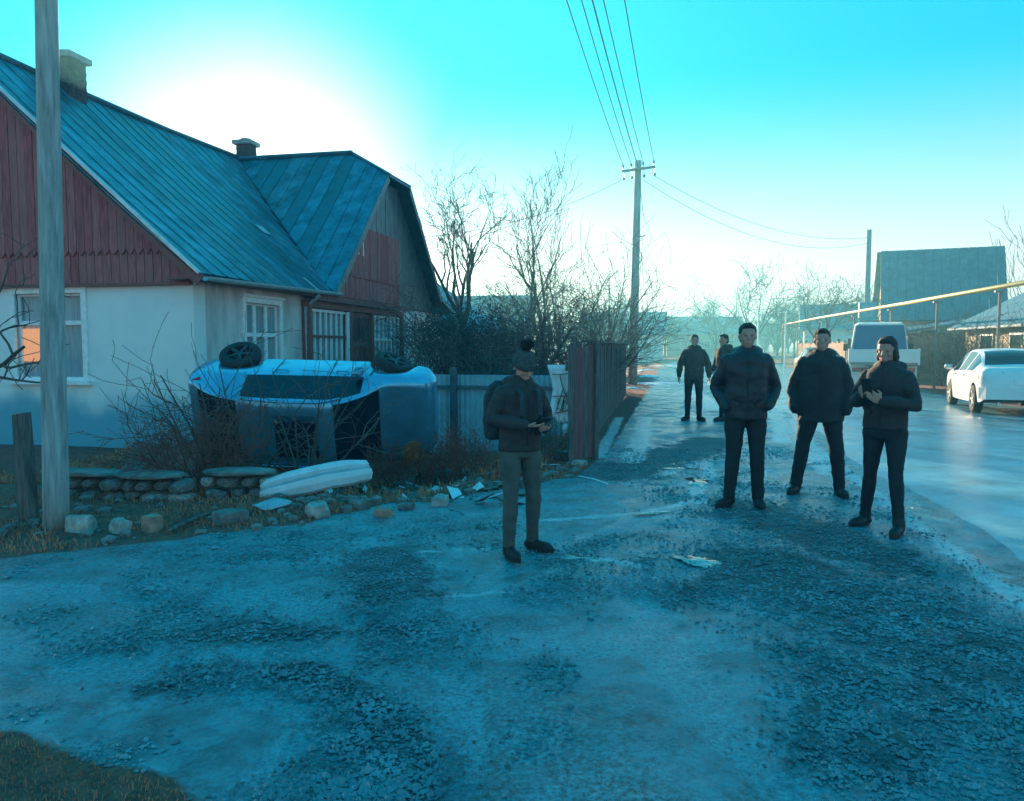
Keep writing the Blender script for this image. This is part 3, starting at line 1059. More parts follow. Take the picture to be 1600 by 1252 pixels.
# pent eave below the red boards and the glazed porch under it
m_ = MB(); m_.box(-0.002, 0.34, 3.95, 10.05, 2.68, 2.715); m_.box(0.30, 0.34, 3.95, 10.05, 2.60, 2.68); part(m_, 'porch_cornice', M['fence_red'])
m_ = MB(); m_.box(-0.002, 0.20, 3.95, 10.05, 2.45, 2.60); part(m_, 'porch_beam', M['brown_paint'])
for yy in (3.97, 6.18, 7.62, 9.93):
    m_ = MB(); m_.box(0.02, 0.20, yy, yy + 0.12, GZ0, 2.45); part(m_, 'porch_post', M['brown_paint'])
m_ = MB(); m_.box(0.03, 0.16, 4.09, 6.18, GZ0, 0.75); m_.box(0.03, 0.16, 7.74, 9.93, GZ0, 0.75); part(m_, 'porch_apron', M['plaster_grey'])


def lattice(y0, y1, z0, z1, n, m, name='grille', rail=None, rail_m=None):
    bk = MB(); bk.box(0.06, 0.066, y0, y1, z0, z1); root = part(bk, name, M['pane'])
    cb = MB()
    for i in range(30):
        t0, t1 = i / 30, (i + 1) / 30
        cb.add([(0.03 + 0.012 * math.sin(i * 2), y0 + (y1 - y0) * t0, z0), (0.03 + 0.012 * math.sin(i * 2 + 2), y0 + (y1 - y0) * t1, z0), (0.03 + 0.012 * math.sin(i * 2 + 2), y0 + (y1 - y0) * t1, z1), (0.03 + 0.012 * math.sin(i * 2), y0 + (y1 - y0) * t0, z1)], [(0, 1, 2, 3)])
    part(cb, 'curtain', M['curtain'], root)
    for i in range(n + 1):
        yy = y0 + (y1 - y0) * i / n
        b_ = MB(); b_.box(0.07, 0.115, yy - 0.022, yy + 0.022, z0, z1); part(b_, 'bar', m, root)
    for zz in ([z0, z1 - 0.06] + ([rail] if rail else [])):
        b_ = MB(); b_.box(0.067, 0.125, y0, y1, zz, zz + 0.06); part(b_, 'rail', rail_m if (rail_m and zz == rail) else m, root)
    return root


lattice(4.12, 6.16, 0.76, 2.42, 7, M['white_paint'], rail=1.76, rail_m=M['brown_paint'])
lattice(7.76, 9.90, 0.76, 2.42, 7, M['white_paint'], rail=1.72)
m_ = MB(); m_.box(0.145, 0.18, 6.04, 6.17, 0.76, 2.42); part(m_, 'porch_jamb', M['white_paint'])
dr = MB(); dr.box(0.06, 0.11, 6.34, 7.60, GZ0, 2.42); door = part(dr, 'door', M['brown_paint'])
for i in range(4):
    b_ = MB(); b_.box(0.113, 0.128, 6.42 + 0.30 * i, 6.65 + 0.30 * i, 1.72, 2.30); part(b_, 'pane', M['glass'], door)
for i in range(5):
    b_ = MB(); b_.box(0.113, 0.135, 6.36 + 0.295 * i, 6.40 + 0.295 * i, 0.2, 2.36); part(b_, 'slat', M['fence_red'], door)
b_ = MB(); b_.box(0.113, 0.15, 6.34, 7.60, 1.55, 1.68); part(b_, 'slat', M['fence_red'], door)
b_ = MB(); b_.tube([(0.12, 7.48, 1.0), (0.19, 7.48, 1.0), (0.19, 7.36, 1.0)], 0.014, 6); part(b_, 'handle', M['alloy'], door)
# gutter and downpipe
m_ = MB()
nn = 10
for i in range(14):
    y0_, y1_ = -0.28 + 0.385 * i, -0.28 + 0.385 * (i + 1)
    for k in range(nn):
        t0, t1 = math.pi + math.pi * k / nn, math.pi + math.pi * (k + 1) / nn
        zc = 2.74 + 0.006 * i
        m_.add([(EAVE + 0.06 + 0.075 * math.cos(t0), y0_, zc + 0.075 * math.sin(t0)), (EAVE + 0.06 + 0.075 * math.cos(t0), y1_, zc + 0.006 + 0.075 * math.sin(t0)),
                (EAVE + 0.06 + 0.075 * math.cos(t1), y1_, zc + 0.006 + 0.075 * math.sin(t1)), (EAVE + 0.06 + 0.075 * math.cos(t1), y0_, zc + 0.075 * math.sin(t1))], [(0, 1, 2, 3)])
part(m_, 'gutter', M['blue_tin'], smooth=True)
m_ = MB(); m_.tube([(EAVE + 0.06, 4.0, 2.70), (0.1, 4.0, 2.45), (0.1, 4.02, 0.0)], 0.045, 8); part(m_, 'downpipe', M['blue_tin'])
m_ = MB(); m_.tube([(0.14, 10.12, 2.6), (0.14, 10.12, 0.0)], 0.05, 8); part(m_, 'downpipe', M['tin_dark'])
# two odd bright roof patches
m_ = MB()
for (xx, yy, w_, l_) in ((0.0, 4.05, 0.12, 0.5), (-1.7, 5.0, 0.35, 0.35)):
    pts = [(xx, yy), (xx + l_ * 0.7, yy), (xx + l_ * 0.7, yy + w_), (xx, yy + w_)]
    m_.add([(p[0], p[1], roof_z(p[0]) + sag(p[0], p[1]) + 0.03) for p in pts], [(0, 1, 2, 3)])
part(m_, 'roof_patch', M['tin_bright'])


def chimney(x, y, zb, zt, w_):
    rr = random.Random(int(y * 10))
    m_ = MB(); m_.box(x - w_ / 2, x + w_ / 2, y - w_ / 2, y + w_ / 2, zb, zt - 0.2)
    ch = part(m_, 'chimney', M['brick'])
    nrow = int((zt - 0.2 - zb) / 0.09)
    m2 = MB()
    for r in range(nrow):
        z0 = zb + 0.09 * r
        for k in range(4):
            nbr = 3
            bw_ = w_ / nbr
            off = (r % 2) * 0.5 * bw_
            for i in range(nbr):
                a_ = -w_ / 2 + i * bw_ + off * 0.6
                b_ = min(a_ + bw_ - 0.015, w_ / 2)
                d = w_ / 2 + 0.008 + rr.random() * 0.006
                if k == 0: m2.box(x + a_, x + b_, y - d, y - w_ / 2 + 0.02, z0, z0 + 0.075)
                if k == 1: m2.box(x + a_, x + b_, y + w_ / 2 - 0.02, y + d, z0, z0 + 0.075)
                if k == 2: m2.box(x + w_ / 2 - 0.02, x + d, y + a_, y + b_, z0, z0 + 0.075)
                if k == 3: m2.box(x - d, x - w_ / 2 + 0.02, y + a_, y + b_, z0, z0 + 0.075)
    tag(part(m2, 'brick_courses', M['brick'], ch), kind='stuff')
    m3 = MB(); m3.box(x - w_ / 2 - 0.09, x + w_ / 2 + 0.09, y - w_ / 2 - 0.09, y + w_ / 2 + 0.09, zt - 0.2, zt - 0.08)
    m3.rings([(x, y, zt - 0.08, w_ * 0.55, w_ * 0.55), (x, y, zt, w_ * 0.38, w_ * 0.38)], 10)
    part(m3, 'chimney_cap', M['concrete'], ch)


chimney(RX + 0.1, 2.55, 6.6, 7.85, 0.50)
chimney(RX + 0.1, 9.6, 6.6, 7.85, 0.42)

# ------------------------------------------------------------------ fences, walls and sheds along the left side
def fence_posts_boards():
    root = thing('board_fence', 'weathered grey board fence running back along the footpath to the utility pole', 'fence', W(-1.28, 10.7, 0), -TH)
    rr = random.Random(8)
    n, step = 84, 0.16
    base = []
    for k in range(4):                        # four board meshes, shared
        m_ = MB()
        h = 1.46 + 0.05 * k
        m_.hexa([(-0.012, 0, 0), (0.012, 0, 0), (0.012, 0.145, 0), (-0.012, 0.145, 0), (-0.012, 0.004, h), (0.012, 0.004, h - 0.01), (0.012, 0.14, h + 0.015 * k), (-0.012, 0.14, h)])
        me = bpy.data.meshes.new('board'); me.from_pydata(m_.v, [], m_.f); me.materials.append(M['fence_wood']); base.append(me)
    for i in range(n):
        y_ = 0.55 + i * step
        x_ = -0.019 * y_
        p = W(-1.28 + x_, 10.7 + y_)
        o = link('board', base[rr.randrange(4)], root, (x_ + rr.uniform(-0.006, 0.006), y_, gz(p.x, p.y) + 0.02 + rr.uniform(-0.02, 0.03)))
        o.rotation_euler = (rr.uniform(-0.012, 0.012), rr.uniform(-0.015, 0.015), 0)
    for zz in (0.4, 1.22):
        m_ = MB(); m_.bar((-0.06, 0.5, zz), (-0.06 - 0.019 * 14, 14.1, zz), 0.05, 0.08); m_.build('rail', M['fence_wood'], root)
    for i in range(7):
        y_ = 0.5 + i * 2.25
        m_ = MB(); m_.box(-0.16 - 0.019 * y_, -0.07 - 0.019 * y_, y_, y_ + 0.1, -0.1, 1.62); m_.build('post', M['fence_wood'], root)
    m_ = MB(); m_.bar((0.0, 0.55, 1.63), (-0.26, 14.0, 1.66), 0.16, 0.03); m_.build('coping', M['fence_wood'], root)


fence_posts_boards()
gp = thing('red_gate', 'faded red plank gate panel at the near end of the grey board fence', 'gate', W(-1.20, 10.42, -0.02), -TH + R(66))
for i in range(5):
    m_ = MB(); m_.box(-0.42 + i * 0.125, -0.42 + i * 0.125 + 0.118, -0.012, 0.012, 0.05, 1.60 - 0.06 * ((i * 3) % 4) / 3); m_.build('plank', M['fence_red' if i % 3 else 'fence_wood'], gp)
m_ = MB(); m_.box(-0.43, 0.2, 0.013, 0.05, 0.35, 0.43); m_.build('rail', M['fence_red'], gp)
m_ = MB(); m_.box(-0.43, 0.2, 0.013, 0.05, 1.25, 1.33); m_.build('rail', M['fence_red'], gp)
m_ = MB(); m_.box(0.21, 0.31, -0.05, 0.05, -0.1, 1.66); m_.build('post', M['fence_wood'], gp)

# pale blue ribbed tin fence between the overturned car and the gate
bf = thing('tin_fence', 'low pale blue ribbed tin fence behind the front end of the overturned car', 'fence', W(-4.25, 12.5, 0), -TH)
for i in range(9):
    m_ = MB()
    x0 = 0.02 + i * 0.28
    nseg = 12
    for k in range(nseg):
        xa, xb = x0 + 0.277 * k / nseg, x0 + 0.277 * (k + 1) / nseg
        ya, yb = 0.016 * math.cos(k * math.pi * 0.5), 0.016 * math.cos((k + 1) * math.pi * 0.5)
        m_.hexa([(xa, ya - 0.004, -0.3), (xb, yb - 0.004, -0.3), (xb, yb + 0.004, -0.3), (xa, ya + 0.004, -0.3), (xa, ya - 0.004, 1.08), (xb, yb - 0.004, 1.08), (xb, yb + 0.004, 1.08), (xa, ya + 0.004, 1.08)])
    m_.build('sheet', M['blue_tin'], bf)
for x0 in (0.55, 2.55):
    m_ = MB(); m_.box(x0, x0 + 0.11, -0.12, -0.03, -0.4, 1.2); m_.build('post', M['tin_dark'], bf)
m_ = MB(); m_.box(0, 2.55, -0.06, -0.022, 0.85, 0.9); m_.build('rail', M['tin_dark'], bf)

# torn white sheet sprayed with black scribbles, hung on the fence end
sheet = thing('graffiti_sheet', 'torn white plastic sheet with black scribbles hanging left of the red gate', 'sheet', W(-1.72, 10.55, 0), -TH)
rr_ = random.Random(4)
out_l = [(-0.02, 1.30), (0.03, 1.1), (0.06, 0.95), (0.02, 0.72), (0.03, 0.62), (0.10, 0.55), (0.14, 0.46)]
out_r = [(0.40, 1.30), (0.42, 1.1), (0.41, 0.95), (0.39, 0.72), (0.36, 0.62), (0.34, 0.58), (0.28, 0.48)]
m_ = MB()
vs, fs = [], []
NC = 10
for i in range(len(out_l) - 1):
    for s_ in range(3):
        t = s_ / 3
        l = Vector((out_l[i][0], 0, out_l[i][1])).lerp(Vector((out_l[i + 1][0], 0, out_l[i + 1][1])), t)
        r = Vector((out_r[i][0], 0, out_r[i][1])).lerp(Vector((out_r[i + 1][0], 0, out_r[i + 1][1])), t)
        for k in range(NC + 1):
            p = l.lerp(r, k / NC)
            vs.append((p.x, 0.02 * math.sin(k * 2.1 + p.z * 2), p.z))
nr = len(vs) // (NC + 1)
fs = [(j * (NC + 1) + k, j * (NC + 1) + k + 1, (j + 1) * (NC + 1) + k + 1, (j + 1) * (NC + 1) + k) for j in range(nr - 1) for k in range(NC)]
m_.add(vs, fs)
sh = m_.build('sheet', M['white_paint'], sheet, smooth=True)
sh.modifiers.new('thick', 'SOLIDIFY').thickness = 0.006
for ln_ in ([(0.05, 1.17), (0.2, 1.17), (0.36, 1.20), (0.41, 1.19)], [(0.16, 1.16), (0.19, 1.02), (0.27, 0.80), (0.33, 0.63)], [(0.40, 1.13), (0.30, 0.97), (0.22, 0.85), (0.17, 0.66)],
            [(0.41, 1.08), (0.39, 0.9), (0.33, 0.7)], [(0.06, 0.86), (0.2, 0.87), (0.34, 0.88)], [(0.14, 0.84), (0.13, 0.7), (0.2, 0.66), (0.22, 0.82)], [(0.08, 0.63), (0.2, 0.65), (0.31, 0.68)],
            [(0.24, 0.80), (0.30, 0.72), (0.25, 0.66)], [(0.2, 0.96), (0.15, 0.78), (0.11, 0.66)]):
    m_ = MB(); m_.tube([(p[0], -0.034, p[1]) for p in ln_], 0.011, 5, flat=0.5); m_.build('scribble', M['black_iron'], sheet)

# neighbour's house beyond, half hidden by the dark hedge
nb = thing('neighbour_house', 'neighbour house with pale tin roof behind the dark hedge', 'house', W(-9.0, 30.0, -0.1), -TH)
m_ = MB(); m_.box(-7, 0, 0, 9, 0, 2.6); m_.build('wall', M['plaster_grey'], nb)
m_ = MB()
for i in range(15):
    m_ = MB()
    ya, yb = -0.4 + i * 0.66, -0.4 + (i + 1) * 0.66 - 0.01
    m_.hexa([(0.5, ya, 2.35), (0.5, yb, 2.35), (-3.5, yb, 5.0), (-3.5, ya, 5.0), (0.5, ya, 2.42), (0.5, yb, 2.42), (-3.5, yb, 5.07), (-3.5, ya, 5.07)])
    fix_normals(m_.build('roof_sheet', M['roof_slate'], nb))
m_ = MB(); m_.add([(-7.5, -0.4, 2.35), (-3.5, -0.4, 5.0), (-3.5, 9.5, 5.0), (-7.5, 9.5, 2.35)], [(0, 1, 2, 3)])
m_.add([(-7.0, 0, 2.6), (0, 0, 2.6), (-3.5, 0, 4.95)], [(0, 1, 2)]); m_.build('rear_roof', M['roof_slate'], nb)
m_ = MB(); m_.box(-3.4, -2.9, 2.5, 3.0, 4.6, 5.75); m_.box(-3.46, -2.84, 2.44, 3.06, 5.751, 5.85); tag(m_.build('chimney', M['brick'], nb), kind='stuff')
ma = thing('antenna_mast', 'thin bare antenna mast standing behind the house roof', 'mast', W(-9.6, 27.6, 0))
m_ = MB(); m_.tube([(0, 0, -0.2), (0.02, 0, 6.6)], 0.04, 6); m_.build('mast_tube', M['post_steel'], ma)
m_ = MB(); m_.tube([(-0.35, 0, 6.3), (0.35, 0, 6.35)], 0.012, 5); m_.build('antenna_rod', M['post_steel'], ma)

# stone garden wall, two lengths with cap slabs
def garden_wall(label, p0, p1, h, seed, cap=True):
    d = p1 - p0
    ln = d.length
    root = thing('garden_wall', label, 'garden wall', (p0.x, p0.y, gz(p0.x, p0.y)), math.atan2(d.y, d.x), 'low stone garden walls')
    rr = random.Random(seed)
    meshes = [rock('stone', (0.5, 0.5, 0.5), seed * 10 + k, M[('stone', 'stone', 'stone_pale')[k % 3]], 0.16, 2, 0.8) for k in range(5)]
    z = -0.05
    rows = 2
    for r in range(rows):
        x_ = rr.uniform(-0.05, 0.05)
        hh = h / rows
        while x_ < ln:
            wd = rr.uniform(0.14, 0.30)
            o = link('stone', meshes[rr.randrange(5)], root, (x_ + wd / 2, rr.uniform(-0.03, 0.03), z + hh * (r + 0.5)))
            o.scale = (wd * 1.06, 0.32, hh * 1.1)
            o.rotation_euler = (rr.uniform(-0.2, 0.2), rr.uniform(-0.1, 0.1), rr.uniform(-0.15, 0.15) + (math.pi if rr.random() < 0.5 else 0))
            x_ += wd
    if cap:
        x_ = -0.03
        while x_ < ln:
            wd = min(rr.uniform(0.5, 0.95), ln + 0.05 - x_)
            zc = z + h + 0.02
            o = link('cap_slab', rock('cap_slab', (wd / 2 * 1.12, 0.20, 0.042), seed * 31 + int(x_ * 10), M['stone'], 0.12, 3, 0.86), root, (x_ + wd / 2, 0, zc + 0.015))
            o.rotation_euler = (rr.uniform(-0.05, 0.05), rr.uniform(-0.04, 0.04), rr.uniform(-0.06, 0.06))
            x_ += wd


garden_wall('low stone garden wall with a long cap slab behind the wooden pole', W(-6.35, 6.75), W(-4.85, 6.75), 0.25, 3)
garden_wall('low stone garden wall of grey stones between the gap and the white bumper', W(-4.68, 6.95), W(-4.02, 7.1), 0.25, 5)

# stones and rubble on the verge
ST = [(127, 822, 0.14, 0.11, 0.12, 'stone_pale', 'pale squared stone nearest the wooden pole on the verge'),
      (188, 822, 0.10, 0.09, 0.10, 'stone_pale', 'small pale stone in the middle of three on the verge'),
      (238, 820, 0.10, 0.09, 0.125, 'stone_rusty', 'rusty upright stone at the right end of the row of three on the verge'),
      (360, 808, 0.19, 0.14, 0.10, 'stone', 'broad low grey stone at the left end of the white bumper'),
      (496, 802, 0.17, 0.13, 0.10, 'stone_pale', 'rounded pale stone in front of the white bumper'),
      (696, 735, 0.21, 0.16, 0.15, 'stone', 'large grey boulder in the rubble right of the overturned car'),
      (688, 782, 0.13, 0.11, 0.08, 'stone_pale', 'flat pale stone alone on the verge below the grey boulder'),
      (769, 745, 0.10, 0.08, 0.05, 'stone_pale', 'small white stone beside the hatted man'),
      (882, 712, 0.20, 0.15, 0.11, 'stone', 'grey stone under the pale sack at the gate'),
      (905, 722, 0.13, 0.1, 0.06, 'stone_pale', 'flat pale stone lying before the red gate'),
      (430, 730, 0.10, 0.09, 0.08, 'stone_pale', 'small pale lump on the wall behind the bumper'),
      (475, 742, 0.12, 0.1, 0.09, 'stone', 'grey stone between the bumper and the car roof'),
      (600, 800, 0.12, 0.1, 0.06, 'stone_rusty', 'low brown stone on the verge right of the bumper'),
      (635, 790, 0.10, 0.09, 0.05, 'stone', 'low dark stone in the soil hollow right of the bumper'),
      (560, 792, 0.13, 0.1, 0.07, 'stone', 'dark stone under the right end of the bumper')]
for i, (px, py, rx, ry, rz, mm, lb) in enumerate(ST):
    p = at(px, py, -0.1 if px > 420 and py < 760 and px < 800 else 0.04)
    o = link('rubble_stone', rock('rubble_stone', (rx, ry, rz), 100 + i, M[mm], 0.38, 3, 0.68), None, (p.x, p.y, gz(p.x, p.y) + rz * 0.40))
    o.rotation_euler = (0, 0, i * 1.3)
    tag(o, lb, 'stone', 'loose stones along the verge')


def small_rubble():
    rr = random.Random(17)
    vs, fs = [], []
    bm0 = bmesh.new(); bmesh.ops.create_icosphere(bm0, subdivisions=1, radius=1)
    bv = [v.co.copy() for v in bm0.verts]; bf_ = [tuple(v.index for v in f.verts) for f in bm0.faces]
    bm0.free()
    k = 0
    while k < 900:
        a, b = -6.4 + rr.random() * 5.4, 5.0 + rr.random() * 5.0
        p = W(a, b)
        if soil_at(p.x, p.y) < 0.4:
            continue
        if not (-3.6 < a < -1.2 and b > 6.5) and rr.random() < 0.75:
            continue
        r = 0.015 + 0.055 * rr.random() ** 2.5
        z = gz(p.x, p.y)
        o = len(vs)
        off = Vector((rr.random() * 30,) * 3)
        sx, sy, sz = r * (0.8 + rr.random() * 0.6), r * (0.7 + rr.random() * 0.5), r * (0.4 + rr.random() * 0.5)
        for c in bv:
            q = c * (1 + 0.35 * noise.noise(c * 1.3 + off))
            vs.append((p.x + q.x * sx, p.y + q.y * sy, z + sz * 0.4 + q.z * sz))
        fs += [tuple(o + i for i in f) for f in bf_]
        k += 1
    me = bpy.data.meshes.new('rubble')
    me.from_pydata(vs, [], fs); me.materials.append(M['stone'])
    tag(link('rubble', me), kind='stuff')


small_rubble()


def wreckage():
    rr = random.Random(29)
    vs, fs, mi = [], [], []
    for i in range(170):
        a, b = rr.uniform(-4.4, -1.5), rr.uniform(7.2, 10.6)
        p = W(a, b)
        z = gz(p.x, p.y) + 0.012
        L_, w_ = rr.uniform(0.03, 0.22), rr.uniform(0.015, 0.08)
        M3 = Euler((rr.gauss(0, 0.35), rr.gauss(0, 0.35), rr.random() * 6.28)).to_matrix()
        o = len(vs)
        for (x_, y_) in ((-L_, -w_), (L_, -w_ * rr.uniform(0.2, 1.2)), (L_ * rr.uniform(0.5, 1), w_), (-L_ * rr.uniform(0.4, 1), w_ * rr.uniform(0.4, 1))):
            for h_ in (0, 0.012):
                q = M3 @ Vector((x_, y_, h_))
                vs.append((p.x + q.x, p.y + q.y, z + max(-0.005, q.z)))
        f8 = [(0, 2, 4, 6), (7, 5, 3, 1), (0, 1, 3, 2), (2, 3, 5, 4), (4, 5, 7, 6), (6, 7, 1, 0)]
        fs += [tuple(o + k for k in f) for f in f8]
        mi += [0 if rr.random() < 0.62 else 1 if rr.random() < 0.5 else 2] * 6
    me = bpy.data.meshes.new('debris')
    me.from_pydata(vs, [], fs)
    for m in (M['car_black'], M['bumper_white'], M['fence_wood']): me.materials.append(m)
    me.polygons.foreach_set('material_index', mi)
    tag(link('debris', me), kind='stuff')


wreckage()
sk = at(890, 700, 0.05)
o = link('white_sack', rock('white_sack', (0.125, 0.11, 0.14), 77, M['sack'], 0.2, 3, 0.78), None, (sk.x, sk.y + 0.15, gz(sk.x, sk.y) + 0.29))
tag(o, 'pale knotted plastic sack sitting on a stone by the red gate', 'sack')
# loose sticks and debris
STK = [((262, 828), (333, 800), 0.02, 'stick', 'pale wooden stick lying on the verge left of the bumper', 'fence_wood'),
       ((905, 741), (950, 757), 0.007, 'bent_wire', 'thin pale bent wire on the soil before the gate', 'white_paint'),
       ((455, 640), (478, 720), 0.012, 'thin_stick', 'thin pale stick leaning against the overturned car roof', 'twig')]
for (p0, p1, r, nm, lb, mm) in STK:
    if nm == 'thin_stick':
        a_, b_ = Vector((-3.1, 10.1, 0.72)), Vector((-2.62, 9.5, -0.2))
    else:
        a_, b_ = at(*p0, 0.03), at(*p1, 0.03)
        a_.z, b_.z = gz(a_.x, a_.y) + r + 0.01, gz(b_.x, b_.y) + r + 0.01
    m_ = MB(); c_ = (a_ + b_) / 2 + Vector((0.0, 0.02, 0.012)); m_.tube([a_, c_, b_], r, 6)
    tag(m_.build(nm, M[mm]), lb, 'stick' if 'stick' in nm else 'wire')
for (px, py, lb, wd, an) in ((652, 756, 'small white plastic shard in the rubble by the boulder', 0.10, 0.3), (680, 752, 'long narrow white plastic strip in the rubble by the boulder', 0.22, 0.5), (742, 728, 'bent grey plastic panel beside the boulder', 0.24, 0.1), (425, 797, 'torn blue plastic sheet under the left end of the bumper', 0.34, 0.2)):
    p = at(px, py, -0.05 if px > 600 else 0.03)
    m_ = MB()
    nn = 8
    for i in range(nn):
        for s_ in range(2):
            pass
    vs = []
    for i in range(nn + 1):
        t = i / nn - 0.5
        for s_ in range(4):
            q = s_ / 3 - 0.5
            vs.append((t * wd, q * wd * 0.38 * (1 - 1.2 * t * t), 0.03 + 0.05 * math.sin(t * 4 + q * 2) * wd * 3 + 0.02 * noise.noise(Vector((t * 5, q * 5, px)))))
    fs = [(i * 4 + k, i * 4 + k + 1, (i + 1) * 4 + k + 1, (i + 1) * 4 + k) for i in range(nn) for k in range(3)]
    m_.add(vs, fs)
    o = m_.build('plastic_debris', M['blue_tin'] if 'blue' in lb or 'grey' in lb else M['bumper_white'], None, True, (p.x, p.y, gz(p.x, p.y) + 0.02))
    o.rotation_euler = (0.1, 0.15, an)
    o.modifiers.new('thick', 'SOLIDIFY').thickness = 0.008
    tag(o, lb, 'debris', 'broken plastic pieces around the crash')

# left edge: wooden yard post and a leaning board
yp = thing('yard_post', 'dark wooden fence post with a rail end at the left edge of the yard', 'post', W(-5.62, 5.72, 0.0), -TH)
m_ = MB(); m_.hexa([(-0.07, -0.05, -0.1), (0.06, -0.05, -0.1), (0.06, 0.06, -0.1), (-0.07, 0.06, -0.1), (-0.085, -0.05, 0.95), (0.02, -0.05, 0.97), (0.02, 0.05, 0.97), (-0.085, 0.05, 0.95)]); m_.build('post', M['fence_wood'], yp)
m_ = MB(); m_.bar((-0.09, 0.09, 0.1), (-0.12, 0.09, 0.9), 0.10, 0.025, (0, 1, 0)); m_.build('plank', M['fence_wood'], yp)
lb_ = thing('leaning_sheet', 'dark rusty tin sheet leaning in the yard behind the wooden pole', 'sheet', W(-6.6, 8.6, -0.2), -TH)
m_ = MB(); m_.add([(-0.5, 0, 0), (0.5, 0, 0), (0.7, 0.25, 0.45), (-0.4, 0.25, 0.5)], [(0, 1, 2, 3)]); o = m_.build('sheet', M['fence_wood'], lb_); o.modifiers.new('t', 'SOLIDIFY').thickness = 0.02

# ------------------------------------------------------------------ poles, wires, gas pipe
lp = thing('wooden_pole', 'thick grey weathered utility pole standing close by on the verge at left', 'pole', W(-5.17, 5.54, 0))
m_ = MB()
lp_p = [(0.022 * z, 0.0, z) for z in (-0.2, 0.5, 1.2, 2, 3, 4, 5.2, 6.5, 8)]
m_.tube(lp_p, [0.106, 0.100, 0.097, 0.092, 0.088, 0.085, 0.082, 0.08, 0.078], 14); m_.build('shaft', M['pole_wood'], lp, True)
m_ = MB(); m_.box(-0.08, 0.09, -0.5, 0.12, 7.4, 7.5); m_.build('crossarm', M['pole_wood'], lp)

PB = W(-1.72, 32.0, 0)
up_ = thing('utility_pole', 'tall utility pole with a crossarm of insulators at the far end of the board fence', 'utility pole', PB, -TH)
m_ = MB(); m_.tube([(0, 0, -0.1), (0.06, 0, 4.2), (0.13, 0, 9.05)], [0.19, 0.165, 0.135], 12); m_.build('shaft', M['pole_wood'], up_, True)
m_ = MB(); m_.bar((-0.50, -0.16, 8.62), (0.82, -0.16, 8.74), 0.08, 0.09); m_.build('crossarm', M['post_steel'], up_)
INS = []
for x_ in (-0.46, -0.14, 0.34, 0.76):
    for dz, sg in ((0.0, 1), (-0.34, -1)):
        zc = 8.62 + 0.12 * (x_ + 0.5) / 1.32
        m_ = MB()
        if sg > 0:
            m_.rings([(x_, -0.16, zc + 0.05, 0.015, 0.015), (x_, -0.16, zc + 0.14, 0.015, 0.015), (x_, -0.16, zc + 0.15, 0.055, 0.055), (x_, -0.16, zc + 0.20, 0.04, 0.04), (x_, -0.16, zc + 0.22, 0.05, 0.05), (x_, -0.16, zc + 0.27, 0.025, 0.025)], 10)
            INS.append((x_, zc + 0.24))
        else:
            m_.rings([(x_ + 0.04, -0.16, zc - 0.36, 0.03, 0.03), (x_ + 0.04, -0.16, zc - 0.31, 0.06, 0.06), (x_ + 0.04, -0.16, zc - 0.26, 0.05, 0.05), (x_ + 0.04, -0.16, zc - 0.22, 0.012, 0.012), (x_ + 0.04, -0.16, zc - 0.05, 0.012, 0.012)], 10)
        m_.build('insulator', M['ceramic'], up_)
m_ = MB(); m_.tube([(0.12, -0.1, 6.0), (0.4, -0.2, 6.0), (0.46, -0.2, 6.05)], 0.02, 6); m_.build('bracket', M['post_steel'], up_)
m_ = MB(); m_.tube([(0.15, -0.1, 8.6), (0.4, -0.1, 6.6), (0.22, -0.1, 3.8)], 0.012, 5); m_.build('service_cable', M['wire'], up_)
m_ = MB(); m_.tube([(0.03, 0.05, 3.9), (-0.9, 0.5, 1.6), (-1.2, 0.6, 0.0)], 0.06, 8); m_.build('strut', M['pole_wood'], up_)


def wire(label, p0, p1, sagm, r=0.012, group=None):
    pts = []
    for i in range(25):
        t = i / 24
        p = p0.lerp(p1, t)
        p.z -= sagm * 4 * t * (1 - t)
        pts.append(p)
    m_ = MB(); m_.tube(pts, r, 5)
    tag(m_.build('power_line', M['wire']), label, 'wire', group)


def upw(x_, z_):
    return PB + VX * x_ + UX * -0.16 + Vector((0, 0, z_))


WL = ['leftmost overhead wire running up and over from the tall utility pole', 'second overhead wire from the left above the utility pole', 'third overhead wire from the left above the utility pole', 'rightmost overhead wire running up from the utility pole']
for (x_, z_), lb, tx in zip(INS, WL, (-2.15, -1.93, -1.62, -1.25)):
    wire(lb, upw(x_, z_), W(tx, -8.0, 8.7), 0.55, 0.012, 'overhead street wires')
wire('thick twisted overhead cable beside the third wire', upw(0.2, 8.6), W(-1.72, -8.0, 8.5), 0.6, 0.016, 'overhead street wires')
wire('thin service wire sagging left from the utility pole towards the houses', upw(-0.46, 8.3), W(-9.3, 25.0, 5.2), 0.5, 0.01)
wire('upper thin wire crossing right from the utility pole to the far pole', upw(0.76, 8.4), W(10.4, 46.2, 7.6), 0.9, 0.01)
wire('lower thin wire crossing right from the utility pole to the far pole', upw(0.34, 8.25), W(10.4, 46.2, 7.3), 1.2, 0.01)

# the pole across the street, with a box sign
fp = thing('far_pole', 'dark utility pole with a blue box on it behind the truck across the street', 'utility pole', W(10.4, 46.2, 0), -TH)
m_ = MB(); m_.tube([(0, 0, -0.1), (-0.02, 0, 8.0)], [0.17, 0.13], 10); m_.build('shaft', M['pole_wood'], fp, True)
m_ = MB(); m_.box(-0.5, 0.4, -0.42, -0.18, 3.0, 4.0); bxs = m_.build('meter_box', M['sign_blue'], fp)
m_ = MB(); m_.box(-0.3, 0.2, -0.44, -0.422, 3.2, 3.8); m_.build('door_panel', M['blue_tin'], bxs)

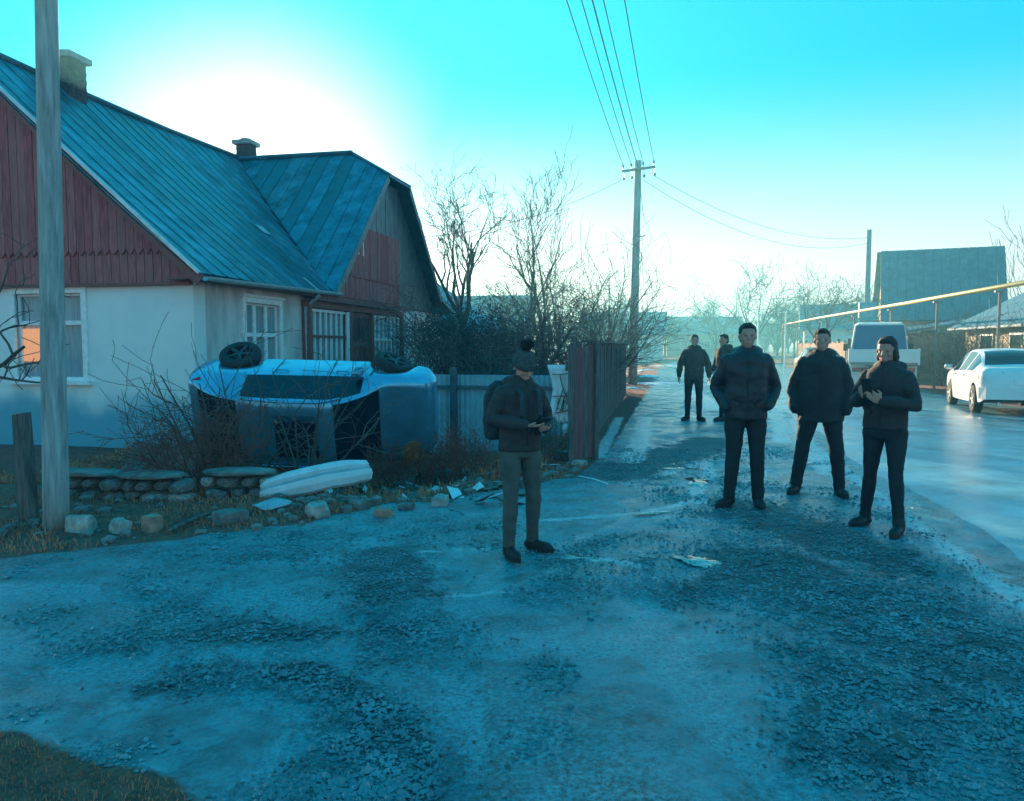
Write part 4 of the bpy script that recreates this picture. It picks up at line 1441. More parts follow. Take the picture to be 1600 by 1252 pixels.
gpipe = thing('gas_pipe', 'yellow overhead gas pipe on steel posts along the right side of the street', 'pipe', W(9.0, 14.0, 0), -TH)
m_ = MB(); m_.tube([(0, 0, 3.2), (0.05, 20, 3.3), (0.2, 40, 3.45), (0.3, 57.6, 3.5), (0.3, 58, 3.45), (0.3, 58, 0)], 0.07, 10); m_.build('pipe_run', M['pipe_yellow'], gpipe, True)
for k, y_ in enumerate((2.0, 6.2, 10.6, 16.0, 22.0, 29.0, 38.0, 48.0)):
    m_ = MB(); m_.tube([(0.07, y_, -0.1), (0.07, y_, 3.14)], 0.045, 8); pst = m_.build('post', M['post_steel'], gpipe)
    m_ = MB(); m_.box(-0.06, 0.2, y_ - 0.05, y_ + 0.05, 3.11, 3.145 + 0.004 * k); m_.build('saddle', M['post_steel'], pst)

# ------------------------------------------------------------------ right side of the street and the distance
rh = thing('gable_house', 'house with a tall blue grey roof and sunlit gable standing beyond the gas pipe', 'house', (21.9, 45.0, 0.0), R(-23))
m_ = MB(); m_.box(-0.2, 5.7, 0, 8, 0, 3.2); m_.build('wall', M['wall_warm'], rh)
for i in range(14):
    xa, xb = -0.4 + i * 0.455, -0.4 + (i + 1) * 0.455 - 0.02
    m_ = MB(); m_.hexa([(xa, -0.5, 3.0), (xb, -0.5, 3.0), (xb, 1.6, 7.2), (xa, 1.6, 7.2), (xa, -0.55, 3.05), (xb, -0.55, 3.05), (xb, 1.55, 7.27), (xa, 1.55, 7.27)]); fix_normals(m_.build('roof_sheet', M['roof_slate'], rh))
m_ = MB(); m_.add([(-0.6, 1.6, 7.22), (5.95, 1.6, 7.22), (5.95, 8.5, 3.0), (-0.6, 8.5, 3.0)], [(0, 1, 2, 3)]); m_.build('rear_roof', M['roof_slate'], rh)
m_ = MB(); m_.add([(-0.25, 0, 3.2), (-0.25, 1.6, 6.9), (-0.25, 8, 3.2)], [(0, 1, 2)]); m_.build('gable_end', M['wall_warm'], rh)
m_ = MB(); m_.box(1.6, 2.7, -0.06, -0.002, 1.2, 2.6); wn = m_.build('window', M['white_paint'], rh)
m_ = MB(); m_.box(1.72, 2.58, -0.075, -0.062, 1.32, 2.48); m_.build('pane', M['glass'], wn)

lh = thing('cottage', 'low cottage with warm lit wall and slate roof behind the white sedan', 'house', W(11.2, 24.5, 0.0), -TH)
m_ = MB(); m_.box(0, 7, 0, 9, 0, 2.35); m_.build('wall', M['wall_warm'], lh)
for i in range(16):
    ya, yb = -0.5 + i * 0.63, -0.5 + (i + 1) * 0.63 - 0.015
    m_ = MB(); m_.hexa([(-0.5, ya, 2.2), (-0.5, yb, 2.2), (3.5, yb, 4.3), (3.5, ya, 4.3), (-0.5, ya, 2.27), (-0.5, yb, 2.27), (3.5, yb, 4.37), (3.5, ya, 4.37)]); fix_normals(m_.build('roof_sheet', M['roof_slate'], lh))
m_ = MB(); m_.add([(3.5, -0.5, 4.32), (3.5, 9.6, 4.32), (7.5, 9.6, 2.2), (7.5, -0.5, 2.2)], [(0, 1, 2, 3)]); m_.add([(0, -0.002, 2.35), (7, -0.002, 2.35), (3.5, -0.002, 4.25)], [(0, 1, 2)]); tag(m_.build('rear_roof', M['roof_slate'], lh), kind='stuff')
for y_ in (1.0, 3.6, 6.2):
    m_ = MB(); m_.box(-0.05, -0.002, y_, y_ + 1.2, 0.9, 2.05); wn = m_.build('window', M['white_paint'], lh)
    m_ = MB(); m_.box(-0.065, -0.052, y_ + 0.1, y_ + 1.1, 1.0, 1.95); m_.build('pane', M['glass'], wn)
m_ = MB(); m_.box(1.2, 2.3, -0.05, -0.003, 0.9, 2.0); wn = m_.build('window', M['white_paint'], lh)
m_ = MB(); m_.box(1.3, 2.2, -0.065, -0.052, 1.0, 1.9); m_.build('pane', M['glass'], wn)

pk = thing('picket_fence', 'low fence of white pickets on dark rails in front of the cottage', 'fence', W(9.6, 17.0, 0), -TH)
me_p = None
for i in range(46):
    if me_p is None:
        m_ = MB(); m_.hexa([(-0.012, 0, 0.08), (0.012, 0, 0.08), (0.012, 0.075, 0.08), (-0.012, 0.075, 0.08), (-0.012, 0.01, 1.5), (0.012, 0.01, 1.5), (0.012, 0.065, 1.5), (-0.012, 0.065, 1.5)])
        o = m_.build('picket', M['white_paint'], pk); me_p = o.data
    else:
        o = link('picket', me_p, pk)
    o.location = (0, i * 0.16, 0)
for zz in (0.4, 1.2):
    m_ = MB(); m_.box(0.013, 0.06, -0.05, 7.4, zz, zz + 0.09); m_.build('rail', M['black_iron'], pk)
for y_ in (-0.1, 2.4, 4.9, 7.4):
    m_ = MB(); m_.box(0.013, 0.11, y_ - 0.05, y_ + 0.05, -0.1, 1.6); m_.build('post', M['black_iron'], pk)

bw_ = thing('brown_fence', 'sunlit brown plank fence on the far right side of the street', 'fence', W(9.2, 34.0, 0.05), -TH)
for i in range(60):
    if i in (20, 21, 22, 23):
        continue
    m_ = MB(); m_.box(-0.02, 0.02, i * 0.48, i * 0.48 + 0.46, 0, 1.75 + 0.06 * math.sin(i * 2.3)); m_.build('panel', M['wall_brown'], bw_)
for i in range(11):
    m_ = MB(); m_.box(0.025, 0.2, i * 2.8, i * 2.8 + 0.16, -0.1, 1.95); m_.build('post', M['brick'], bw_)
gtr = thing('shed', 'small shed with a pale roof edge behind the brown plank fence', 'shed', W(11.0, 40, 0), -TH)
m_ = MB(); m_.box(0, 4, 0, 7, 0, 2.2); m_.build('wall', M['wall_brown'], gtr)
m_ = MB(); m_.hexa([(-0.4, -0.4, 2.2), (4.4, -0.4, 3.0), (4.4, 7.4, 3.0), (-0.4, 7.4, 2.2), (-0.4, -0.4, 2.3), (4.4, -0.4, 3.1), (4.4, 7.4, 3.1), (-0.4, 7.4, 2.3)]); m_.build('roof', M['roof_slate'], gtr)

gf = thing('pipe_arch', 'pale pipe arch over a yard entrance in the distance behind the standing men', 'pipe', W(6.2, 62, 0), -TH)
m_ = MB(); m_.tube([(0, 0, 0), (0, 0, 4.0), (2.0, 0, 4.2), (2.0, 0, 0)], 0.07, 8); m_.build('arch_tube', M['white_paint'], gf)

for i, (a, b, wd, ht, lb) in enumerate(((-6, 88, 9, 3.2, 'far house left of the street end, almost lost in the haze'), (4.5, 120, 12, 3.4, 'wide low house at the hazy end of the street'), (17, 84, 8, 3.4, 'far house at the right behind the brown fence'), (-14, 52, 7, 3.0, 'house behind the trees left of the utility pole'))):
    h_ = thing('far_house', lb, 'house', (*W(a, b).xy, gz(*W(a, b).xy)), -TH + R((0, 14, -8, 5)[i]), 'far houses along the street')
    m_ = MB(); m_.box(-wd / 2, wd / 2, 0, 7, -0.5, ht); m_.build('wall', M['wall_warm' if i % 2 else 'plaster'], h_)
    m_ = MB(); m_.hexa([(-wd / 2 - 0.5, -0.5, ht - 0.15), (wd / 2 + 0.5, -0.5, ht - 0.15), (wd / 2 + 0.5, 7.5, ht - 0.15), (-wd / 2 - 0.5, 7.5, ht - 0.15), (-wd / 2 - 0.5, 3.4, ht + 2.6), (wd / 2 + 0.5, 3.4, ht + 2.6), (wd / 2 + 0.5, 3.6, ht + 2.6), (-wd / 2 - 0.5, 3.6, ht + 2.6)]); m_.build('roof', M['roof_slate'], h_)
    for k in range(3):
        x_ = -wd / 2 + wd * (k + 0.6) / 3.4
        m_ = MB(); m_.box(x_, x_ + 1.0, -0.06, -0.002, 1.0, 2.3); wn = m_.build('window', M['white_paint'], h_)
        m_ = MB(); m_.box(x_ + 0.1, x_ + 0.9, -0.075, -0.062, 1.1, 2.2); m_.build('pane', M['glass'], wn)


# ------------------------------------------------------------------ trees and shrubs
def grow(rr, big, small, p, d, ln, r, lvl, maxl, up=0.12, wig=0.25, nch=(3, 5), spread=0.8, minr=0.004, ratio=0.62):
    nseg = 5 if lvl < 2 else 4 if lvl < maxl else 3
    pts, rad = [p.copy()], [r]
    cur, dd = p.copy(), d.normalized()
    for i in range(nseg):
        dd = (dd + Vector((rr.gauss(0, 1), rr.gauss(0, 1), rr.gauss(0, 0.7))) * wig * 0.5 + Vector((0, 0, up))).normalized()
        cur = cur + dd * (ln / nseg)
        pts.append(cur.copy())
        rad.append(max(minr, r * (1 - 0.6 * (i + 1) / nseg)))
    tgt = big if lvl <= 1 else small
    tgt.tube(pts, rad, (8, 6, 5, 4, 3, 3, 3)[lvl], cap=False)
    if lvl >= maxl:
        return
    k = rr.randint(*nch)
    for j in range(k):
        t = 0.3 + 0.7 * (j + rr.random()) / k
        i = min(nseg - 1, int(t * nseg))
        f = t * nseg - i
        q = pts[i].lerp(pts[i + 1], min(1, f))
        ax = (pts[i + 1] - pts[i]).normalized()
        sd = Vector((rr.gauss(0, 1), rr.gauss(0, 1), rr.gauss(0, 1)))
        sd = (sd - ax * sd.dot(ax)).normalized()
        nd = (ax * (1 - spread * 0.55) + sd * spread).normalized()
        grow(rr, big, small, q, nd, ln * ratio * rr.uniform(0.75, 1.2), max(minr, rad[i] * 0.62), lvl + 1, maxl, up, wig, nch, spread, minr, ratio)


def bare_tree(name, label, loc, h, seed, cat='tree', group=None, maxl=4, trunk=0.3, r=0.1, lean=(0, 0), nlimb=4, nch=(3, 5), spread=0.75, up=0.12, wig=0.3, bm_='bark', tm='twig', minr=0.006, ratio=0.62):
    rr = random.Random(seed)
    t = thing(name, label, cat, loc, 0, group)
    big, small = MB(), MB()
    th_ = h * trunk
    top = Vector((lean[0] * th_, lean[1] * th_, th_))
    big.tube([(0, 0, -0.1), (top.x * 0.3 + 0.02, top.y * 0.3, th_ * 0.45), top], [r * 1.25, r * 1.02, r * 0.9], 9, cap=False)
    for i in range(nlimb):
        an = 6.283 * (i + rr.random() * 0.6) / nlimb
        d = Vector((math.cos(an) * spread, math.sin(an) * spread, 1.0))
        grow(rr, big, small, top - Vector((0, 0, 0.12 * th_ * rr.random())), d, (h - th_) * rr.uniform(0.5, 0.66), r * 0.62, 1, maxl, up, wig, nch, spread, minr, ratio)
    big.build('trunk', M[bm_], t)
    small.build('crown', M[tm], t)
    return t


def bush(name, label, loc, h, seed, stems=14, spreadr=0.25, cat='shrub', group=None, tm='twig', maxl=3, lean=0.35, r=0.012, minr=0.003, nch=(3, 5)):
    rr = random.Random(seed)
    t = thing(name, label, cat, loc, 0, group)
    big, small = MB(), MB()
    for i in range(stems):
        an = rr.random() * 6.283
        q = Vector((math.cos(an), math.sin(an), 0)) * spreadr * math.sqrt(rr.random())
        d = Vector((math.cos(an) * lean * rr.uniform(0.3, 1.5), math.sin(an) * lean * rr.uniform(0.3, 1.5), 1))
        grow(rr, big, small, q - Vector((0, 0, 0.04)), d, h * rr.uniform(0.55, 0.9), r * rr.uniform(0.7, 1.3), 1, maxl, 0.04, 0.32, nch, 0.7, minr, 0.5)
    big.build('stem', M['bark' if tm == 'twig' else tm], t)
    small.build('twig', M[tm], t)
    return t


def onz(a, b):
    p = W(a, b)
    return (p.x, p.y, gz(p.x, p.y))


# fruit trees behind the house and yard
bare_tree('fruit_tree', 'tall bare fruit tree with a forked trunk rising right of the house roof', onz(-7.0, 25.5), 7.6, 21, trunk=0.36, r=0.13, nlimb=5, maxl=5, nch=(2, 4), spread=0.62, wig=0.42, lean=(-0.05, 0), minr=0.008)
bare_tree('fruit_tree', 'slender bare tree with thin upright boughs left of the round bush', onz(-4.6, 26.5), 7.0, 33, trunk=0.3, r=0.10, nlimb=4, maxl=5, nch=(2, 4), spread=0.55, wig=0.36, up=0.2, minr=0.008)
bare_tree('fruit_tree', 'short bare crooked tree over the yard fence behind the hatted man', onz(-3.0, 17.5), 3.6, 47, trunk=0.34, r=0.06, nlimb=5, maxl=4, nch=(3, 5), spread=0.9, wig=0.4, up=0.06, minr=0.005)
bush('willow_bush', 'dense round bare bush beside the utility pole behind the board fence', onz(-3.2, 27.0), 5.2, 51, stems=46, spreadr=0.9, cat='bush', maxl=3, lean=0.42, r=0.03, minr=0.006, nch=(4, 6))
bush('willow_bush', 'lower tangled bare bush just behind the board fence', onz(-3.0, 20.0), 3.0, 58, stems=34, spreadr=0.9, cat='bush', maxl=3, lean=0.5, r=0.02, minr=0.005, nch=(3, 5))
# shrubs round the overturned car
SH = 'bare shrubs in the front yard'
bush('bare_shrub', 'tall spreading bare shrub before the tail of the overturned car', onz(-5.2, 8.35), 2.05, 61, 17, 0.16, group=SH, lean=0.62, r=0.017, nch=(2, 4))
bush('bare_shrub', 'bare shrub whose branches cross the car roof below the upper wheel', onz(-4.45, 8.55), 1.9, 68, 12, 0.14, group=SH, lean=0.55, r=0.016, nch=(2, 4))
bush('bare_shrub', 'dense brown twiggy shrub left of the car at the stone wall', onz(-5.0, 7.35), 1.05, 64, 44, 0.3, group=SH, tm='twig_red', lean=0.35, r=0.007, minr=0.0025)
bush('bare_shrub', 'low brown shrub at the house wall behind the wooden pole', onz(-6.6, 9.6), 0.75, 69, 30, 0.35, group=SH, tm='twig_red', lean=0.4, r=0.006)
bush('bare_shrub', 'reddish twiggy shrub behind the boulder left of the hatted man', onz(-2.75, 9.3), 0.75, 72, 40, 0.4, group=SH, tm='twig_red', lean=0.3, r=0.007)
bush('bare_shrub', 'brown brush under the bonnet of the overturned car', onz(-3.45, 9.5), 0.6, 75, 36, 0.5, group=SH, tm='twig_red', lean=0.35, r=0.006)
bush('bare_shrub', 'dark brush beside the pale sack at the gate', onz(-1.75, 10.1), 0.55, 78, 24, 0.25, group=SH, lean=0.4, r=0.006)
bare_tree('yard_tree', 'bare young tree reaching in at the left edge before the gable window', onz(-6.35, 5.75), 3.0, 84, trunk=0.45, r=0.05, nlimb=4, maxl=4, nch=(2, 3), spread=0.9, wig=0.45, up=0.05, minr=0.004)
# dried round flower head
dk = W(-3.18, 9.05)
dried = thing('dried_flower', 'dry yellow plant head on a stalk before the overturned car', 'plant', (dk.x, dk.y, gz(dk.x, dk.y)))
m_ = MB(); m_.tube([(0, 0, 0), (0.01, 0, 0.2), (0, 0, 0.36)], 0.012, 6); m_.build('stalk', M['twig'], dried)
m_ = MB(); rr_ = random.Random(2)
for i in range(420):
    v = Vector((rr_.gauss(0, 1), rr_.gauss(0, 1), rr_.gauss(0, 1))).normalized()
    c = Vector((v.x * 0.11, v.y * 0.11, 0.46 + v.z * 0.13)) * 1.0
    t = v.orthogonal().normalized() * 0.022
    m_.add([c - t, c + t, c + v * 0.03 + Vector((0, 0, 0.03))], [(0, 1, 2)])
m_.ball((0, 0, 0.46), (0.07, 0.07, 0.09), 10); m_.tube([(0, 0, 0.56), (0, 0, 0.66)], [0.03, 0.004], 6)
tag(m_.build('flower_head', M['dry_leaf'], dried), kind='stuff')


def leafy(name, label, loc, r, n, seed, m='needle', cat='hedge', leaf=0.07):
    rr = random.Random(seed)
    t = thing(name, label, cat, loc)
    vs, fs = [], []
    cl = [(Vector((rr.uniform(-1, 1) * r[0] * 0.75, rr.uniform(-1, 1) * r[1] * 0.75, r[2] * (0.25 + 1.3 * rr.random()))), rr.uniform(0.3, 0.55)) for _ in range(26)]
    for i in range(n):
        c, q = cl[rr.randrange(len(cl))]
        v = Vector((rr.gauss(0, 1), rr.gauss(0, 1), rr.gauss(0, 1))).normalized() * q * min(r) * (rr.random() ** 0.45)
        p = c + v
        if p.z < 0.05:
            continue
        d = Vector((rr.gauss(0, 1), rr.gauss(0, 1), rr.gauss(0, 0.8) + 0.2)).normalized()
        s_ = d.orthogonal().normalized() * leaf * 0.28
        o = len(vs)
        vs += [p - s_, p + s_, p + d * leaf * rr.uniform(0.8, 1.9)]
        fs.append((o, o + 1, o + 2))
    me = bpy.data.meshes.new('foliage'); me.from_pydata([tuple(v) for v in vs], [], fs); me.materials.append(M[m])
    tag(link('foliage', me, t), kind='stuff')
    b_, s2 = MB(), MB()
    for i in range(6):
        an = 6.283 * i / 6
        grow(rr, b_, s2, Vector((0.2 * math.cos(an), 0.2 * math.sin(an), -0.05)), Vector((math.cos(an) * r[0] * 0.5, math.sin(an) * r[1] * 0.5, 1.6)), r[2] * 1.5, 0.04, 1, 3, 0.05, 0.3, (2, 4), 0.7, 0.006)
    b_.build('stem', M['bark'], t); s2.build('branch', M['twig'], t)


bush('tangled_bush', 'dark tangle of bare twigs grown through the overgrown hedge', onz(-5.4, 19.6), 3.1, 141, stems=60, spreadr=1.5, cat='bush', maxl=3, lean=0.5, r=0.02, minr=0.006, nch=(4, 6))
leafy('overgrown_hedge', 'dark overgrown hedge at the far end of the house', (*W(-5.6, 20.3).xy, -0.1), (1.5, 1.8, 1.5), 9000, 91, leaf=0.07)
leafy('overgrown_hedge', 'dark leafy bush behind the tin fence and the hatted man', (*W(-3.3, 15.0).xy, -0.1), (0.8, 0.9, 0.8), 3000, 92, leaf=0.05)

# right-hand vegetation
RB = 'bare bushes along the right side of the street'
for i, (a, b, h, lb) in enumerate(((10.4, 26.5, 2.6, 'tangled bare bush between the truck and the white sedan'), (10.2, 29.5, 2.3, 'bare bush just right of the truck bed'), (10.6, 23.0, 2.2, 'bare bush behind the roof of the white sedan'), (10.6, 32.5, 2.8, 'tall bare bush behind the truck cab'), (12.2, 36, 3.2, 'bare bush below the blue grey roof'))):
    bush('street_bush', lb, onz(a, b), h, 130 + i, 30, 0.7, cat='bush', group=RB, lean=0.45, r=0.016, minr=0.005)
FT = 'bare trees along the street in the distance'
spec = [(10.3, 60, 8.2, 'bare round tree left of the far pole across the street'), (7.5, 78, 10.5, 'bare round tree standing over the two far men'), (4.5, 92, 8.0, 'low bare tree right of the street end'),
        (13.5, 52, 6.5, 'bare tree just left of the blue grey roof'), (21, 52, 8.8, 'thin bare tree in front of the blue grey roof'), (20, 36, 7.6, 'tall thin bare tree at the right edge above the cottage'), (24, 44, 8.6, 'upright bare tree behind the right end of the gas pipe'),
        (-5, 62, 6.0, 'bare tree behind the utility pole in the haze'), (-1.5, 112, 7, 'small bare tree at the vanishing end of the street'), (-9, 46, 7, 'bare tree left behind the round bush'), (14, 98, 9, 'far bare tree behind the pipe arch')]
for i, (a, b, h, lb) in enumerate(spec):
    thin = i in (4, 5, 6)
    bare_tree('street_tree', lb, onz(a, b), h, 200 + i * 7, group=FT, maxl=4 if b < 70 else 4, trunk=0.22 if not thin else 0.2, r=0.14 if not thin else 0.07, nlimb=6 if not thin else 4, nch=(3, 5) if not thin else (2, 4), spread=0.8 if not thin else 0.4, up=0.08 if not thin else 0.25, wig=0.35, minr=0.018 if b > 70 else 0.012)


def treeline():
    rr = random.Random(77)
    b_, s2 = MB(), MB()
    for i in range(95):
        a = rr.uniform(-60, 75)
        b = rr.uniform(112, 180)
        if -2 < a < 9 and b < 150:
            continue
        p = Vector(onz(a, b))
        h = rr.uniform(4.5, 9.5)
        for k in range(5):
            an = rr.random() * 6.28
            grow(rr, b_, s2, p + Vector((0, 0, h * 0.1)), Vector((math.cos(an) * 0.6, math.sin(an) * 0.6, 1)), h * 0.65, 0.14, 1, 3, 0.08, 0.3, (4, 6), 0.8, 0.045, 0.6)
        b_.tube([p, p + Vector((0, 0, h * 0.4))], 0.18, 5)
    o = b_.build('treeline', M['bark'])
    tag(o, kind='stuff')
    tag(s2.build('treeline', M['twig']), kind='stuff')


treeline()

# ------------------------------------------------------------------ vehicles
def crom(xs, ys, x):
    if x <= xs[0]: return ys[0]
    if x >= xs[-1]: return ys[-1]
    for i in range(len(xs) - 1):
        if xs[i] <= x <= xs[i + 1]:
            t = (x - xs[i]) / (xs[i + 1] - xs[i])
            d0 = 0 if i == 0 else (ys[i + 1] - ys[i - 1]) / (xs[i + 1] - xs[i - 1])
            d1 = 0 if i == len(xs) - 2 else (ys[i + 2] - ys[i]) / (xs[i + 2] - xs[i])
            h = xs[i + 1] - xs[i]
            t2, t3 = t * t, t * t * t
            return (2 * t3 - 3 * t2 + 1) * ys[i] + (t3 - 2 * t2 + t) * h * d0 + (-2 * t3 + 3 * t2) * ys[i + 1] + (t3 - t2) * h * d1


def car_shell(root, st, paint, wheels, wr, glass, cabin, ws, rw, pillars, sunroof=None, sub=64):
    """st: stations (x, sill z, belt z, top z, half width at belt, half width at top)
    glass: (x0, x1) of side windows; ws / rw: x spans of the windscreen and rear window; pillars: x spans left as body"""
    xs0 = [s[0] for s in st]
    cols = [[s[k] for s in st] for k in range(6)]
    xs = sorted(set([xs0[0] + (xs0[-1] - xs0[0]) * i / sub for i in range(sub + 1)] + [v for sp in (glass, ws, rw, *pillars) for v in sp]))
    rings = []
    for x in xs:
        zb = crom(xs0, cols[1], x)
        for wx in wheels:
            d = abs(x - wx)
            ra = wr * 1.16
            if d < ra:
                zb = max(zb, wr + math.sqrt(ra * ra - d * d) - 0.01)
        zl, zt, wb, wt = (crom(xs0, cols[k], x) for k in (2, 3, 4, 5))
        zt = max(zt, zl + 0.012)
        zm = zb + (zl - zb) * 0.55
        fl = 1.0 + 0.012
        R_ = [(0, zb + 0.02), (wb * 0.80, zb + 0.01), (wb * 0.965, zb + 0.03 * min(1, (zl - zb))), (wb * fl, zm), (wb * 1.005, zm + (zl - zm) * 0.7), (wb * 0.985, zl),
              (wt + (wb * 0.975 - wt) * 0.12, zl + (zt - zl) * 0.86), (wt * 0.93, zl + (zt - zl) * 0.97), (wt * 0.62, zt), (0, zt + 0.018)]
        rings.append(R_)
    n = len(rings[0])
    V = []
    for x, rg in zip(xs, rings):
        for (y, z) in rg: V.append((x, y, z))
        for (y, z) in rg[1:-1][::-1]: V.append((x, -y, z))
    m = 2 * n - 2
    groups = {}
    for i in range(len(xs) - 1):
        xc = (xs[i] + xs[i + 1]) / 2
        for k in range(m):
            k2 = (k + 1) % m
            f = (i * m + k, i * m + k2, (i + 1) * m + k2, (i + 1) * m + k)
            band = k if k < n - 1 else (m - 1 - k)
            side = 0 if k < n - 1 else 1
            key = 'body'
            if band == 5 and glass[0] < xc < glass[1] and not any(p[0] < xc < p[1] for p in pillars):
                key = ('side', side, sum(xc > p[1] for p in pillars))
            elif band >= 7 and ws[0] < xc < ws[1]:
                key = 'windscreen'
            elif band >= 7 and rw[0] < xc < rw[1]:
                key = 'rear_window'
            elif band <= 1:
                key = 'under'
            groups.setdefault(key, []).append(f)
    groups['body'].append(tuple(range(m)))
    groups['body'].append(tuple((len(xs) - 1) * m + k for k in range(m))[::-1])
    parts = {}
    for key, fs in groups.items():
        used = sorted({i for f in fs for i in f})
        mp = {o: i for i, o in enumerate(used)}
        b_ = MB(); b_.add([V[i] for i in used], [tuple(mp[i] for i in f) for f in fs])
        nm = {'body': 'body', 'under': 'underbody', 'windscreen': 'windscreen', 'rear_window': 'rear_window'}.get(key, 'side_window')
        mm = paint if key == 'body' else M['car_black'] if key == 'under' else M['car_glass']
        ob = b_.build(nm, mm, root, True)
        fix_normals(ob)
        parts[nm] = ob
    return lambda x, k: crom(xs0, cols[k], x)


def wheel(root, x, y, r, wd, z=None, tilt=0.0, steer=0.0, rim='alloy'):
    b_ = MB()
    prof = [(r * 0.60, -wd * 0.42), (r * 0.80, -wd * 0.5), (r * 0.96, -wd * 0.42), (r, -wd * 0.25), (r, wd * 0.25), (r * 0.96, wd * 0.42), (r * 0.80, wd * 0.5), (r * 0.60, wd * 0.42)]
    n = 28
    vs = [(p[0] * math.cos(6.28318 * k / n), p[1], p[0] * math.sin(6.28318 * k / n)) for p in prof for k in range(n)]
    fs = [(i * n + k, i * n + (k + 1) % n, (i + 1) * n + (k + 1) % n, (i + 1) * n + k) for i in range(len(prof) - 1) for k in range(n)]
    b_.add(vs, fs)
    o = b_.build('wheel', M['rubber'], root, True, (x, y, r if z is None else z))
    fix_normals(o)
    o.rotation_euler = (tilt, 0, steer)
    sg = 1 if y > 0 else -1
    c_ = MB()
    c_.add([(r * 0.61 * math.cos(6.28318 * k / n), -sg * wd * 0.1, r * 0.61 * math.sin(6.28318 * k / n)) for k in range(n)] + [(r * 0.61 * math.cos(6.28318 * k / n), sg * wd * 0.40, r * 0.61 * math.sin(6.28318 * k / n)) for k in range(n)],
           [(k, (k + 1) % n, n + (k + 1) % n, n + k) for k in range(n)] + [tuple(range(n))])
    c_.build('rim', M[rim], o)
    for k in range(5):
        a_ = 6.28318 * k / 5
        s_ = MB(); s_.bar((0.03 * math.cos(a_), sg * wd * 0.34, 0.03 * math.sin(a_)), (r * 0.6 * math.cos(a_), sg * wd * 0.38, r * 0.6 * math.sin(a_)), r * 0.16, 0.03, (0, 1, 0)); s_.build('spoke', M[rim], o)
    h_ = MB(); h_.tube([(0, sg * wd * 0.1, 0), (0, sg * wd * 0.42, 0)], r * 0.16, 10); h_.build('hub', M[rim], o)
    return o


# the overturned hatchback: built upright, then rolled onto its right side with the roof towards the street
CARL = Vector((-2.78, 11.45, 0))
oc_ = thing('overturned_car', 'silver blue hatchback lying on its side with its roof facing the road', 'car', CARL, 0)
OST = [(-1.90, 0.42, 0.72, 0.76, 0.62, 0.52), (-1.82, 0.30, 0.86, 0.96, 0.76, 0.66), (-1.70, 0.26, 0.93, 1.05, 0.80, 0.68), (-1.30, 0.24, 0.93, 1.28, 0.82, 0.62), (-0.75, 0.22, 0.92, 1.43, 0.83, 0.60),
       (-0.1, 0.21, 0.905, 1.475, 0.83, 0.61), (0.5, 0.21, 0.89, 1.44, 0.83, 0.60), (0.85, 0.21, 0.885, 1.25, 0.825, 0.64), (1.12, 0.22, 0.88, 1.00, 0.815, 0.70), (1.25, 0.22, 0.865, 0.95, 0.81, 0.70), (1.6, 0.23, 0.80, 0.87, 0.78, 0.66), (1.80, 0.26, 0.70, 0.76, 0.72, 0.58), (1.90, 0.36, 0.58, 0.62, 0.60, 0.48)]
car_shell(oc_, OST, M['car_silver'], (-1.18, 1.20), 0.30, (-0.90, 0.86), None, (0.50, 1.10), (-1.62, -0.95), [])
wheel(oc_, -1.22, 0.86, 0.32, 0.21, 0.30, tilt=0.30, rim='rim_dark')
wheel(oc_, 1.20, 0.80, 0.31, 0.19, 0.30, tilt=-0.10, steer=-0.42, rim='rim_dark')
wheel(oc_, -1.18, -0.74, 0.31, 0.19, 0.30)
wheel(oc_, 1.20, -0.74, 0.31, 0.19, 0.30)
m_ = MB()
vs = []
for i in range(7):
    for j in range(5):
        x_, y_ = -0.32 + 0.62 * i / 6, -0.40 + 0.80 * j / 4
        vs.append((x_ - 0.05, y_ * 0.95 - 0.02, 1.478 + 0.02 - 0.05 * (x_ + 0.1) ** 2 - 0.11 * (y_ * 0.95) ** 2))
m_.add(vs, [(i * 5 + j, i * 5 + j + 1, (i + 1) * 5 + j + 1, (i + 1) * 5 + j) for i in range(6) for j in range(4)])
so_ = m_.build('sunroof', M['car_glass'], oc_, True); so_.modifiers.new('t', 'SOLIDIFY').thickness = 0.012
